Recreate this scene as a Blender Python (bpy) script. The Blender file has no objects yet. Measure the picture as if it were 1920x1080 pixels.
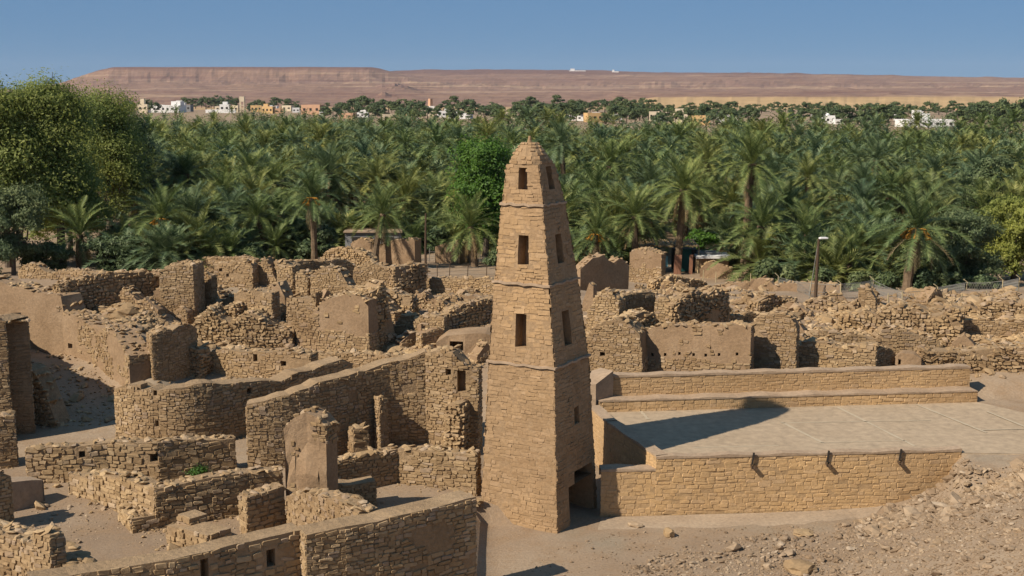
import bpy, math, random
import numpy as np
from mathutils import Matrix, Vector

# ------------------------------------------------------------------ camera, sky, sun, exposure
F_PX, HORIZON, CAM_H = 2318.0, 170.0, 14.4          # focal length and horizon in pixels of a 1920 wide frame
PITCH = math.atan((540 - HORIZON) / F_PX)
CP, SP = math.cos(PITCH), math.sin(PITCH)
SUN_EL = math.radians(41.6)
SUN_XY = (-0.835, -0.55)                             # horizontal direction towards the sun

scene = bpy.context.scene
col = scene.collection
cam = bpy.data.cameras.new('camera'); cam_o = bpy.data.objects.new('camera', cam); col.objects.link(cam_o)
cam.sensor_width = 36.0; cam.lens = F_PX / 1920 * 36.0; cam.clip_start = 0.5; cam.clip_end = 60000
cam_o.location = (0, 0, CAM_H); cam_o.rotation_euler = (math.pi / 2 - PITCH, 0, 0)
scene.camera = cam_o

world = bpy.data.worlds.new('World'); scene.world = world; world.use_nodes = True
wn = world.node_tree.nodes; wl = world.node_tree.links
sky = wn.new('ShaderNodeTexSky'); sky.sky_type = 'NISHITA'; sky.sun_disc = False
sky.sun_elevation = SUN_EL; sky.sun_rotation = math.atan2(SUN_XY[0], SUN_XY[1])
sky.altitude = 3000; sky.air_density = 1.0; sky.dust_density = 0.0; sky.ozone_density = 8.0
tint = wn.new('ShaderNodeMix'); tint.data_type = 'RGBA'; tint.blend_type = 'MULTIPLY'; tint.inputs[0].default_value = 1.0
tint.inputs[7].default_value = (0.74, 0.88, 1.0, 1)                       # dry desert air: a deeper blue
even = wn.new('ShaderNodeMix'); even.data_type = 'RGBA'; even.inputs[0].default_value = 0.85     # dusty air evens the whole sky out
even.inputs[7].default_value = (1.27, 2.5, 4.2, 1)
wl.new(sky.outputs[0], tint.inputs[6]); wl.new(tint.outputs[2], even.inputs[6]); wl.new(even.outputs[2], wn['Background'].inputs[0]); wn['Background'].inputs[1].default_value = 0.075

sun = bpy.data.lights.new('sun', 'SUN'); sun.energy = 5.0; sun.angle = math.radians(0.55); sun.color = (1.0, 0.90, 0.76)
sun_o = bpy.data.objects.new('sun', sun); col.objects.link(sun_o)
to_sun = Vector((SUN_XY[0] * math.cos(SUN_EL), SUN_XY[1] * math.cos(SUN_EL), math.sin(SUN_EL)))
sun_o.rotation_euler = to_sun.to_track_quat('Z', 'Y').to_euler(); sun_o.location = (-60, -40, 80)

scene.view_settings.view_transform = 'Standard'; scene.view_settings.look = 'None'
scene.view_settings.exposure = 0.42; scene.view_settings.gamma = 1.0
scene.cycles.use_denoising = True
scene.cycles.max_bounces = 5; scene.cycles.diffuse_bounces = 3; scene.cycles.transparent_max_bounces = 6
scene.cycles.volume_bounces = 0

rng = np.random.default_rng(7)
random.seed(7)

# ------------------------------------------------------------------ helpers: noise, ground, pixel rays
def _hash(ix, iy, seed):
    n = (ix * 374761393 + iy * 668265263 + seed * 974634777) & 0xFFFFFFFF
    n = ((n ^ (n >> 13)) * 1274126177) & 0xFFFFFFFF
    return ((n ^ (n >> 16)) & 0xFFFF) / 65535.0
def vnoise(x, y, seed=0):
    x = np.asarray(x, float); y = np.asarray(y, float)
    ix = np.floor(x).astype(np.int64); iy = np.floor(y).astype(np.int64)
    fx = x - ix; fy = y - iy
    fx = fx * fx * (3 - 2 * fx); fy = fy * fy * (3 - 2 * fy)
    a = _hash(ix, iy, seed); b = _hash(ix + 1, iy, seed); c = _hash(ix, iy + 1, seed); d = _hash(ix + 1, iy + 1, seed)
    return (a + (b - a) * fx) * (1 - fy) + (c + (d - c) * fx) * fy
def fbm(x, y, seed=0, octv=4):
    s = 0; a = 0.5
    for k in range(octv):
        s = s + a * (vnoise(x, y, seed + k) - 0.5); x = x * 2.03; y = y * 2.03; a *= 0.5
    return s
def sstep(a, b, x):
    t = np.clip((x - a) / (b - a), 0, 1); return t * t * (3 - 2 * t)

Y_ROWS = np.array([10, 30, 38, 44, 47.6, 50.0, 54, 58, 64, 70, 78, 88, 100, 400])
R_COLS = np.array([-0.6, -0.16, -0.05, 0.06, 0.2, 0.6])
L_ = [0.9, 0.9, 0.9, 0.95, 1.05, 1.25, 1.6, 2.3, 3.3, 3.6, 2.7, 1.0, 0.4, 0.2]
C_ = [0.8, 0.8, 0.8, 0.9, 1.0, 1.3, 1.9, 2.6, 3.3, 3.4, 2.5, 1.0, 0.4, 0.2]
R_ = [0.0, 0.0, 0.0, 0.0, 0.2, 2.2, 2.9, 3.3, 3.4, 2.7, 1.7, 0.7, 0.3, 0.2]
G_TAB = np.array([L_, L_, C_, R_, R_, R_])
def seg_side(x, y, ax, ay, bx, by):          # distance to the left of A->B
    L = math.hypot(bx - ax, by - ay); return ((bx - ax) * (y - ay) - (by - ay) * (x - ax)) / L
def ground0(x, y):
    x = np.asarray(x, float); y = np.asarray(y, float)
    r = np.clip(x / np.maximum(y, 1), -0.599, 0.599)
    j = np.clip(np.searchsorted(R_COLS, r) - 1, 0, len(R_COLS) - 2)
    f = (r - R_COLS[j]) / (R_COLS[j + 1] - R_COLS[j])
    rows = np.stack([np.interp(y, Y_ROWS, G_TAB[k]) for k in range(len(R_COLS))])
    z = np.take_along_axis(rows, j[None], 0)[0] * (1 - f) + np.take_along_axis(rows, (j + 1)[None], 0)[0] * f
    front = seg_side(x, y, -11.0, 27.5, -1.2, 34.1) - 0.35       # street in front of the front wall is lower
    comp = sstep(-0.15, 0.15, front) * np.where(y < 40, 1 - sstep(-1.5, -0.9, x), 1.0)
    low = np.where(y < 43, z * comp, z)
    z = low * (1 - sstep(40, 44, y)) + z * sstep(40, 44, y)
    mound = 0.46 * np.logaddexp(0, (x - 12.6 + 0.45 * (40 - y)) * 1.6) / 1.6
    mound = np.minimum(mound, 4.6 + 0.06 * np.maximum(x - 20, 0)) * (1 - sstep(44, 70, y)) * (1 - .85 * sstep(41, 43.5, y) * (1 - sstep(22, 26, x)))
    z = z + mound
    pad = 1.93 * sstep(14.3, 15.6, x - .3 * (y - 41)) * sstep(37.6, 39.8, y)       # hill shoulder level with the mosque roof
    z = np.where(y < 50, np.maximum(z, pad), z)
    m1 = seg_side(x, y, -17.0, 51.6, -27.5, 66.0)                # terrace kept up by the long mud wall
    z = z + np.where((x < -14) & (y < 84), 1.5 * sstep(-0.4, -1.9, m1) * sstep(-13.8, -17.5, x) * (1 - sstep(58, 68, y)), 0)
    return z
def ground(x, y):
    x = np.asarray(x, float); y = np.asarray(y, float)
    z = ground0(x, y)
    near = 1 - sstep(90, 140, y)
    rough = 0.16 * fbm(x * 0.5, y * 0.5, 3) + 0.05 * fbm(x * 2.2, y * 2.2, 9, 2)
    lump = sstep(52, 56, y) * (1 - sstep(70, 76, y)) * (1.1 * fbm(x * .28, y * .28, 17, 3) + .25)
    z = z + lump * .9
    pm_ = sstep(14.0, 15.0, x - .3 * (y - 41)) * sstep(39.5, 40.6, y) * (1 - sstep(47.5, 49, y)); rough = rough * (1 - pm_)
    yard = sstep(44, 54, y) * 0.9 + 0.25 + 0.9 * sstep(8, 13, x + 0.45 * (40 - y))
    return z + rough * yard * near
def ray(u, v):
    dx, dy = (u - 960) / F_PX, (540 - v) / F_PX
    d = np.array([dx, CP + dy * SP, -SP + dy * CP]); return d
def U(u, v, z):
    d = ray(u, v); t = (z - CAM_H) / d[2]; return np.array([d[0] * t, d[1] * t, z])
_T = np.concatenate([np.linspace(18, 130, 2600), np.linspace(131, 1500, 1500)])
def G(u, v):
    d = ray(u, v); x = d[0] * _T; y = d[1] * _T; z = CAM_H + d[2] * _T
    below = np.nonzero(z < ground0(x, y))[0]
    k = below[0] if len(below) else len(_T) - 1
    return np.array([x[k], y[k], z[k]])
def Zat(p, v):                                # height of the pixel row v above ground point p
    dy = (540 - v) / F_PX; return CAM_H + p[1] * (-SP + dy * CP) / (CP + dy * SP)
def px_per_m(p):
    return F_PX / (p[1] * CP + (CAM_H - p[2]) * SP)

# ------------------------------------------------------------------ helpers: objects
def tag(o, label=None, cat=None, group=None, kind=None):
    if label: o['label'] = label
    if cat: o['category'] = cat
    if group: o['group'] = group
    if kind: o['kind'] = kind
    return o
def empty(name, loc, rz=0.0):
    o = bpy.data.objects.new(name, None); o.empty_display_size = 0.2
    o.location = tuple(float(c) for c in loc); o.rotation_euler = (0, 0, rz); col.objects.link(o); return o
def raw_mesh(name, verts, sizes, loops, mat, smooth=False):
    """fast mesh: verts (n,3), sizes per face, loops flat"""
    me = bpy.data.meshes.new(name)
    verts = np.ascontiguousarray(verts, np.float32); loops = np.asarray(loops, np.int32); sizes = np.asarray(sizes, np.int32)
    me.vertices.add(len(verts)); me.vertices.foreach_set('co', verts.ravel())
    me.loops.add(len(loops)); me.loops.foreach_set('vertex_index', loops)
    me.polygons.add(len(sizes)); me.polygons.foreach_set('loop_start', np.concatenate([[0], np.cumsum(sizes)[:-1]]).astype(np.int32))
    me.polygons.foreach_set('use_smooth', np.full(len(sizes), bool(smooth)))
    me.update(calc_edges=True)
    if mat is not None: me.materials.append(mat)
    return me
class MB:
    """collects faces; build() links ONE mesh object"""
    def __init__(s): s.v = []; s.f = []
    def add(s, verts, faces):
        b = len(s.v); s.v.extend([tuple(map(float, p)) for p in verts]); s.f.extend([tuple(b + i for i in f) for f in faces])
    def quad(s, a, b, c, d): s.add([a, b, c, d], [(0, 1, 2, 3)])
    def box(s, c, size, rz=0.0, tilt=None):
        hx, hy, hz = size[0] / 2, size[1] / 2, size[2] / 2
        M = Matrix.Rotation(rz, 3, 'Z')
        if tilt is not None: M = M @ Matrix.Rotation(tilt, 3, 'Y')
        vs = [Vector(c) + M @ Vector((x, y, z)) for x in (-hx, hx) for y in (-hy, hy) for z in (-hz, hz)]
        s.add(vs, [(0, 1, 3, 2), (4, 6, 7, 5), (0, 4, 5, 1), (2, 3, 7, 6), (0, 2, 6, 4), (1, 5, 7, 3)])
    def tube(s, pts, radii, n=8, cap=True):
        rings = []
        pts = [Vector(p) for p in pts]
        for i, p in enumerate(pts):
            d = (pts[min(i + 1, len(pts) - 1)] - pts[max(i - 1, 0)]).normalized()
            a = d.orthogonal().normalized() if abs(d.z) < 0.9 else Vector((1, 0, 0)).cross(d).normalized()
            b = d.cross(a)
            rings.append([p + (a * math.cos(2 * math.pi * k / n) + b * math.sin(2 * math.pi * k / n)) * radii[i] for k in range(n)])
        vs = [q for r in rings for q in r]; fs = []
        for i in range(len(pts) - 1):
            for k in range(n):
                fs.append((i * n + k, i * n + (k + 1) % n, (i + 1) * n + (k + 1) % n, (i + 1) * n + k))
        if cap: fs.append(tuple(range(n))[::-1]); fs.append(tuple((len(pts) - 1) * n + k for k in range(n)))
        s.add(vs, fs)
    def mesh(s, name, mat, smooth=False):
        me = bpy.data.meshes.new(name); me.from_pydata(s.v, [], s.f)
        if mat is not None: me.materials.append(mat)
        if smooth:
            for p in me.polygons: p.use_smooth = True
        me.update(); return me
    def build(s, name, mat, parent=None, smooth=False, origin=None):
        if origin is not None: s.v = [(p[0] - origin[0], p[1] - origin[1], p[2] - origin[2]) for p in s.v]
        return link(name, s.mesh(name, mat, smooth), parent)
def link(name, me, parent=None):
    o = bpy.data.objects.new(name, me); col.objects.link(o)
    if parent is not None: o.parent = parent
    return o

# ------------------------------------------------------------------ helpers: materials
def new_mat(name):
    m = bpy.data.materials.new(name); m.use_nodes = True
    nt = m.node_tree; b = nt.nodes['Principled BSDF']; b.inputs['Roughness'].default_value = 0.95
    b.inputs['Specular IOR Level'].default_value = 0.15
    return m, nt, b
def N(nt, t, **kw):
    n = nt.nodes.new(t)
    for k, v in kw.items(): setattr(n, k, v)
    return n
def ramp(nt, fac, stops):
    r = N(nt, 'ShaderNodeValToRGB'); e = r.color_ramp.elements
    while len(e) < len(stops): e.new(0.5)
    for i, (p, c) in enumerate(stops): e[i].position = p; e[i].color = (*c, 1)
    nt.links.new(fac, r.inputs[0]); return r.outputs[0]
def noise(nt, scale, detail=4, rough=0.6, vec=None):
    n = N(nt, 'ShaderNodeTexNoise'); n.inputs['Scale'].default_value = scale; n.inputs['Detail'].default_value = detail; n.inputs['Roughness'].default_value = rough
    if vec is not None: nt.links.new(vec, n.inputs['Vector'])
    return n.outputs['Fac']
def mix(nt, fac, a, b, mode='MIX'):
    m = N(nt, 'ShaderNodeMix', data_type='RGBA', blend_type=mode)
    if isinstance(fac, float): m.inputs[0].default_value = fac
    else: nt.links.new(fac, m.inputs[0])
    for i, c in ((6, a), (7, b)):
        if isinstance(c, tuple): m.inputs[i].default_value = (*c, 1)
        else: nt.links.new(c, m.inputs[i])
    return m.outputs[2]
def maths(nt, op, a, b):
    m = N(nt, 'ShaderNodeMath', operation=op)
    for i, c in ((0, a), (1, b)):
        if isinstance(c, (int, float)): m.inputs[i].default_value = c
        else: nt.links.new(c, m.inputs[i])
    return m.outputs[0]
def bump(nt, b, h, strength, dist):
    bp = N(nt, 'ShaderNodeBump'); bp.inputs['Strength'].default_value = strength; bp.inputs['Distance'].default_value = dist
    nt.links.new(h, bp.inputs['Height']); nt.links.new(bp.outputs[0], b.inputs['Normal'])
def N_off(nt, vec, off):
    m = N(nt, 'ShaderNodeVectorMath', operation='ADD'); nt.links.new(vec, m.inputs[0]); m.inputs[1].default_value = off; return m.outputs[0]
def stone_material(name, stops, grain=0.6, tint=(0.30, 0.20, 0.115), tintf=0.35):
    m, nt, b = new_mat(name)
    pos = N(nt, 'ShaderNodeNewGeometry'); oi = N(nt, 'ShaderNodeObjectInfo')
    rnd = maths(nt, 'FRACT', maths(nt, 'ADD', pos.outputs['Random Per Island'], oi.outputs['Random']), 0.0)
    c = ramp(nt, rnd, stops)
    n1 = noise(nt, 0.35, 3, vec=pos.outputs['Position']); n2 = noise(nt, 9, 5, 0.7, vec=pos.outputs['Position'])
    c = mix(nt, maths(nt, 'MULTIPLY', n1, tintf * 1.7), c, tint)
    c = mix(nt, 1.0, c, ramp(nt, noise(nt, 0.22, 4, 0.6, vec=N_off(nt, pos.outputs['Position'], (7.7, 1.3, 4.1))), [(0.3, (0.78, 0.74, 0.70)), (0.5, (1.0, 1.0, 1.0)), (0.7, (1.22, 1.2, 1.12))]), 'MULTIPLY')
    c = mix(nt, grain, c, ramp(nt, n2, [(0.25, (0.55, 0.55, 0.55)), (0.7, (1.25, 1.22, 1.18))]), 'MULTIPLY')
    nt.links.new(c, b.inputs['Base Color'])
    bump(nt, b, n2, 0.6, 0.03)
    return m
def soil_material(name, c0, c1, c2, s1=0.25, s2=6.0, bs=0.5, bd=0.05):
    m, nt, b = new_mat(name)
    pos = N(nt, 'ShaderNodeNewGeometry').outputs['Position']
    n1 = noise(nt, s1, 5, 0.6, pos); n2 = noise(nt, s2, 6, 0.7, pos)
    c = ramp(nt, n1, [(0.32, c0), (0.52, c1), (0.7, c2)])
    c = mix(nt, 0.7, c, ramp(nt, n2, [(0.28, (0.6, 0.6, 0.6)), (0.7, (1.22, 1.2, 1.17))]), 'MULTIPLY')
    n3 = noise(nt, 1.6, 5, 0.7, pos)
    nt.links.new(c, b.inputs['Base Color']); bump(nt, b, maths(nt, 'ADD', n2, maths(nt, 'MULTIPLY', n3, 1.6)), bs, bd * 1.5); return m
def plain_material(name, c, rough=0.8, grain=0.35, scale=8.0):
    m, nt, b = new_mat(name); pos = N(nt, 'ShaderNodeNewGeometry').outputs['Position']
    n2 = noise(nt, scale, 4, 0.6, pos)
    nt.links.new(mix(nt, grain, tuple(c), ramp(nt, n2, [(0.3, (0.6, 0.6, 0.6)), (0.7, (1.2, 1.2, 1.2))]), 'MULTIPLY'), b.inputs['Base Color'])
    b.inputs['Roughness'].default_value = rough; return m
def leaf_material(name, dark, mid, light, transl=0.25):
    m, nt, b = new_mat(name)
    g = N(nt, 'ShaderNodeNewGeometry'); oi = N(nt, 'ShaderNodeObjectInfo')
    rnd = maths(nt, 'FRACT', maths(nt, 'ADD', g.outputs['Random Per Island'], oi.outputs['Random']), 0.0)
    c = ramp(nt, rnd, [(0.0, dark), (0.55, mid), (1.0, light)])
    big = noise(nt, 0.11, 3, 0.6, g.outputs['Position'])
    c = mix(nt, 1.0, c, ramp(nt, big, [(0.3, (0.68, 0.78, 0.85)), (0.7, (1.35, 1.2, 0.95))]), 'MULTIPLY')
    nt.links.new(c, b.inputs['Base Color']); b.inputs['Roughness'].default_value = 0.6; b.inputs['Specular IOR Level'].default_value = 0.3
    tr = N(nt, 'ShaderNodeBsdfTranslucent'); nt.links.new(c, tr.inputs[0])
    ms = N(nt, 'ShaderNodeMixShader'); ms.inputs[0].default_value = transl
    nt.links.new(b.outputs[0], ms.inputs[1]); nt.links.new(tr.outputs[0], ms.inputs[2])
    nt.links.new(ms.outputs[0], nt.nodes['Material Output'].inputs['Surface']); return m

M = {}
M['stone'] = stone_material('rubble_stone', [(0.0, (0.22, 0.148, 0.078)), (0.3, (0.30, 0.208, 0.112)), (0.6, (0.35, 0.248, 0.138)), (0.82, (0.40, 0.295, 0.175)), (0.93, (0.30, 0.225, 0.16)), (1.0, (0.45, 0.345, 0.23))])
M['tower'] = stone_material('minaret_stone', [(0.0, (0.265, 0.175, 0.098)), (0.4, (0.31, 0.205, 0.115)), (0.8, (0.335, 0.225, 0.13)), (1.0, (0.37, 0.255, 0.155))], 0.5, (0.30, 0.195, 0.105), 0.4)
M['facade'] = stone_material('facade_stone', [(0.0, (0.40, 0.268, 0.142)), (0.45, (0.43, 0.29, 0.155)), (0.8, (0.455, 0.312, 0.175)), (1.0, (0.425, 0.30, 0.185))], 0.5, (0.43, 0.28, 0.14), 0.4)
M['mud'] = soil_material('mud_mortar', (0.235, 0.16, 0.092), (0.29, 0.20, 0.116), (0.33, 0.232, 0.14), 0.6, 7.0, 0.6, 0.06)
M['facademud'] = soil_material('facade_mortar', (0.37, 0.245, 0.13), (0.40, 0.268, 0.143), (0.43, 0.292, 0.158), 0.8, 9.0, 0.45, 0.03)
M['plaster'] = soil_material('mud_plaster', (0.245, 0.162, 0.095), (0.285, 0.192, 0.115), (0.32, 0.222, 0.138), 0.8, 9.0, 0.45, 0.04)
M['towermud'] = soil_material('minaret_mud', (0.27, 0.178, 0.10), (0.30, 0.20, 0.113), (0.325, 0.22, 0.128), 0.8, 9.0, 0.5, 0.04)
M['roof'] = soil_material('roof_plaster', (0.335, 0.255, 0.172), (0.355, 0.272, 0.186), (0.375, 0.289, 0.199), 0.4, 3.0, 0.1, 0.01)
M['pathsoil'] = soil_material('path_soil', (0.30, 0.225, 0.155), (0.34, 0.258, 0.18), (0.37, 0.285, 0.2), 0.7, 8.0, 0.3, 0.03)
M['slope'] = stone_material('slope_stone', [(0.0, (0.17, 0.125, 0.085)), (0.5, (0.25, 0.188, 0.13)), (0.85, (0.31, 0.24, 0.17)), (1.0, (0.40, 0.33, 0.25))])
M['seam'] = plain_material('seam_plaster', (0.40, 0.325, 0.228))
M['cap'] = soil_material('parapet_cap', (0.30, 0.215, 0.145), (0.34, 0.248, 0.168), (0.38, 0.28, 0.195), 0.9, 7.0, 0.3, 0.03)
M['pale'] = stone_material('pale_limestone', [(0.0, (0.45, 0.38, 0.30)), (1.0, (0.58, 0.51, 0.43))])
M['wood'] = plain_material('weathered_wood', (0.085, 0.055, 0.035), 0.85, 0.6, 20)
M['bark'] = plain_material('palm_bark', (0.15, 0.105, 0.066), 0.95, 0.9, 6)
M['bark2'] = plain_material('tree_bark', (0.13, 0.10, 0.075), 0.95, 0.8, 6)
M['palm'] = leaf_material('palm_leaf', (0.075, 0.112, 0.036), (0.13, 0.175, 0.056), (0.235, 0.27, 0.098), 0.3)
M['palm_grey'] = leaf_material('blue_palm_leaf', (0.062, 0.10, 0.048), (0.105, 0.155, 0.075), (0.19, 0.235, 0.125), 0.3)
M['palm_warm'] = leaf_material('dusty_palm_leaf', (0.10, 0.125, 0.036), (0.165, 0.19, 0.056), (0.27, 0.275, 0.10), 0.3)
M['palm_dry'] = leaf_material('dry_palm_leaf', (0.16, 0.11, 0.055), (0.23, 0.165, 0.085), (0.28, 0.21, 0.11), 0.15)
M['olive'] = leaf_material('olive_leaf', (0.15, 0.185, 0.045), (0.225, 0.265, 0.068), (0.31, 0.345, 0.10), 0.48)
M['tamarisk'] = leaf_material('grey_green_leaf', (0.085, 0.115, 0.05), (0.145, 0.185, 0.08), (0.22, 0.25, 0.115), 0.35)
M['bright'] = leaf_material('bright_leaf', (0.035, 0.085, 0.010), (0.062, 0.14, 0.016), (0.09, 0.18, 0.025), 0.3)
M['farleaf'] = leaf_material('far_leaf', (0.055, 0.082, 0.034), (0.085, 0.12, 0.05), (0.13, 0.165, 0.07), 0.25)
M['fence'] = plain_material('fence_paint', (0.42, 0.34, 0.20), 0.6, 0.3)
M['wire'] = plain_material('galvanised_wire', (0.20, 0.19, 0.17), 0.5, 0.2)
M['white'] = plain_material('white_render', (0.72, 0.70, 0.67), 0.8, 0.25, 0.5)
M['cream'] = plain_material('cream_render', (0.60, 0.50, 0.36), 0.8, 0.25, 0.5)
M['ochre'] = plain_material('ochre_render', (0.58, 0.38, 0.18), 0.8, 0.25, 0.5)
M['salmon'] = plain_material('salmon_render', (0.50, 0.30, 0.19), 0.8, 0.25, 0.5)
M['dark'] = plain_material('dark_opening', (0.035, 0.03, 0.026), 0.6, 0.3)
M['teal'] = plain_material('teal_paint', (0.02, 0.10, 0.09), 0.6, 0.3)
M['turq'] = plain_material('turquoise_paint', (0.16, 0.36, 0.38), 0.6, 0.3)
M['grey'] = plain_material('grey_block', (0.20, 0.20, 0.20), 0.9, 0.5, 3)
M['rust'] = plain_material('rusty_door', (0.26, 0.13, 0.08), 0.7, 0.5, 4)

# ------------------------------------------------------------------ the ground and the far plateau
def ground_material():
    m, nt, b = new_mat('desert_ground')
    pos = N(nt, 'ShaderNodeNewGeometry').outputs['Position']
    n1 = noise(nt, 0.13, 5, 0.65, pos); n2 = noise(nt, 1.1, 5, 0.7, pos); n3 = noise(nt, 11, 6, 0.75, pos)
    c = ramp(nt, n1, [(0.35, (0.235, 0.168, 0.112)), (0.5, (0.285, 0.208, 0.14)), (0.66, (0.325, 0.245, 0.168))])
    c = mix(nt, ramp(nt, n2, [(0.45, (0, 0, 0)), (0.72, (1, 1, 1))]), c, (0.26, 0.175, 0.105))
    n4 = noise(nt, 0.17, 3, 0.5, N_off(nt, pos, (13.1, 4.2, 0)))
    c = mix(nt, ramp(nt, n4, [(0.60, (0, 0, 0)), (0.70, (0.4, 0.4, 0.4))]), c, (0.245, 0.235, 0.185))
    c = mix(nt, 0.75, c, ramp(nt, n3, [(0.28, (0.6, 0.6, 0.6)), (0.72, (1.22, 1.2, 1.17))]), 'MULTIPLY')
    nt.links.new(c, b.inputs['Base Color']); bump(nt, b, n3, 0.55, 0.05); return m
def grid_mesh(name, X, Y, Z, mat, smooth=True):
    ny, nx = X.shape
    idx = np.arange(nx * ny).reshape(ny, nx)
    q = np.stack([idx[:-1, :-1], idx[:-1, 1:], idx[1:, 1:], idx[1:, :-1]], -1).reshape(-1, 4)
    return raw_mesh(name, np.stack([X, Y, Z], -1).reshape(-1, 3), np.full(len(q), 4), q.ravel(), mat, smooth)
def axis(a, b, step, far, grow=1.25):
    core = np.arange(a, b + 1e-6, step); out = [b]; s = step
    while out[-1] < far: s *= grow; out.append(out[-1] + s)
    lo = [a]; s = step
    while lo[-1] > -far: s *= grow; lo.append(lo[-1] - s)
    return np.concatenate([lo[:0:-1], core, out[1:]])
gx = axis(-40, 40, 0.33, 14000, 1.28); gy = axis(18, 92, 0.33, 14000, 1.22); gy = gy[gy > -60]
GX, GY = np.meshgrid(gx, gy)
GZ = ground(GX, GY)
GZ = np.where(GY > 880, GZ - 3.0 * sstep(880, 1200, GY), GZ)
tag(link('ground', grid_mesh('ground', GX, GY, GZ, ground_material())), kind='structure')

def plateau_material():
    m, nt, b = new_mat('plateau_rock')
    g = N(nt, 'ShaderNodeNewGeometry'); sep = N(nt, 'ShaderNodeSeparateXYZ'); nt.links.new(g.outputs['Position'], sep.inputs[0])
    n1 = noise(nt, 0.0022, 6, 0.65, g.outputs['Position'])
    mp = N(nt, 'ShaderNodeMapping'); mp.inputs['Scale'].default_value = (0.0012, 0.0012, 0.11); nt.links.new(g.outputs['Position'], mp.inputs[0])
    n2 = noise(nt, 1.0, 6, 0.65, mp.outputs[0])
    c = ramp(nt, n2, [(0.28, (0.125, 0.064, 0.048)), (0.40, (0.175, 0.096, 0.068)), (0.48, (0.26, 0.162, 0.106)), (0.54, (0.17, 0.096, 0.070)), (0.62, (0.37, 0.25, 0.158)), (0.74, (0.215, 0.128, 0.088))])
    c = mix(nt, ramp(nt, n1, [(0.4, (0, 0, 0)), (0.7, (0.7, 0.7, 0.7))]), c, (0.20, 0.12, 0.095))
    c = mix(nt, ramp(nt, maths(nt, 'MULTIPLY', sep.outputs['Z'], 1 / 120.), [(0.66, (0, 0, 0)), (0.76, (.75, .75, .75))]), c, (0.13, 0.07, 0.058))   # dark caprock
    cl = ramp(nt, maths(nt, 'MULTIPLY', sep.outputs['Y'], 1 / 2000.), [(0.56, (1, 1, 1)), (0.64, (0, 0, 0))])      # the low cliff is of tan sandstone
    c = mix(nt, cl, c, (0.40, 0.27, 0.14))
    n3 = noise(nt, 0.03, 6, 0.7, g.outputs['Position'])
    c = mix(nt, 0.5, c, ramp(nt, n3, [(0.3, (0.6, 0.6, 0.6)), (0.7, (1.2, 1.2, 1.2))]), 'MULTIPLY')
    nt.links.new(c, b.inputs['Base Color']); return m
def build_plateau():
    us = np.linspace(-700, 2620, 560); ds = np.concatenate([np.linspace(900, 1250, 26), np.geomspace(1280, 9000, 96)])
    UU, DD = np.meshgrid(us, ds)
    # elevation (in pixels above the horizon) against distance, three characters along the skyline
    dl = [900, 1000, 1150, 1600, 2200, 3000, 3600, 3900, 4150, 4300, 4700, 6000, 9000]
    left = [-38, -36, -31, -22, -13, 2, 14, 18, 30, 43, 43, 34, 24]
    midd = [-38, -35, -31, -22, -14, -4, 4, 12, 14, 20, 24, 38, 34]
    rght = [-38, -36, -11, -9, -7, 0, 6, 10, 14, 16, 22, 33, 29]
    le = np.interp(DD, dl, left); me_ = np.interp(DD, dl, midd); re = np.interp(DD, dl, rght)
    wob = 60 * fbm(UU / 90.0, DD / 700.0, 21)
    a = sstep(700, 800, UU + wob + 0.6 * 0); b_ = sstep(1080, 1240, UU + wob)
    e = le * (1 - a) + me_ * a; e = e * (1 - b_) + re * b_
    e = e - 9 * sstep(1300, 1950, UU) * sstep(3000, 6000, DD)
    end = sstep(60, 235, UU + 40 * fbm(DD / 300., UU / 50., 33))            # the mesa ends on the left
    e = e * end + np.minimum(e, -12 + 14 * sstep(3000, 5000, DD)) * (1 - end)
    e = e + np.where(DD > 1300, 9.0, 2.0) * fbm(UU / 45.0, DD / 260.0, 5, 5) * sstep(950, 1300, DD) * (1 - 0.85 * sstep(4250, 4350, DD) * (UU < 740)) * (1 - 0.6 * sstep(5800, 6100, DD))
    gully = np.abs(fbm(UU / 26.0, DD / 900.0, 61, 5)); e = e - 14 * gully * sstep(3300, 3900, DD) * (1 - sstep(4150, 4300, DD)) - 9 * gully * sstep(1000, 1060, DD) * (1 - sstep(1150, 1250, DD)) * b_
    e = e + 15 * fbm(UU / 260.0, DD / 420.0, 63, 5) * a * sstep(1500, 2500, DD) * (1 - sstep(5300, 5900, DD))
    crag = np.exp(-((UU - 745) / 34) ** 2 - ((DD - 3100) / 260) ** 2) * (10 + 26 * np.abs(fbm(UU / 9., DD / 60., 44)))
    crag2 = np.exp(-((UU - 722) / 9) ** 2 - ((DD - 2300) / 120) ** 2) * 9
    e = e + crag + crag2
    dep = DD; X = (UU - 960) / F_PX * dep; Z = CAM_H + e * dep / F_PX
    Z[0] -= 6; Z[1] -= 1.5
    return grid_mesh('plateau', X, dep, Z, plateau_material(), False)
tag(link('plateau', build_plateau()), kind='structure')

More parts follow.
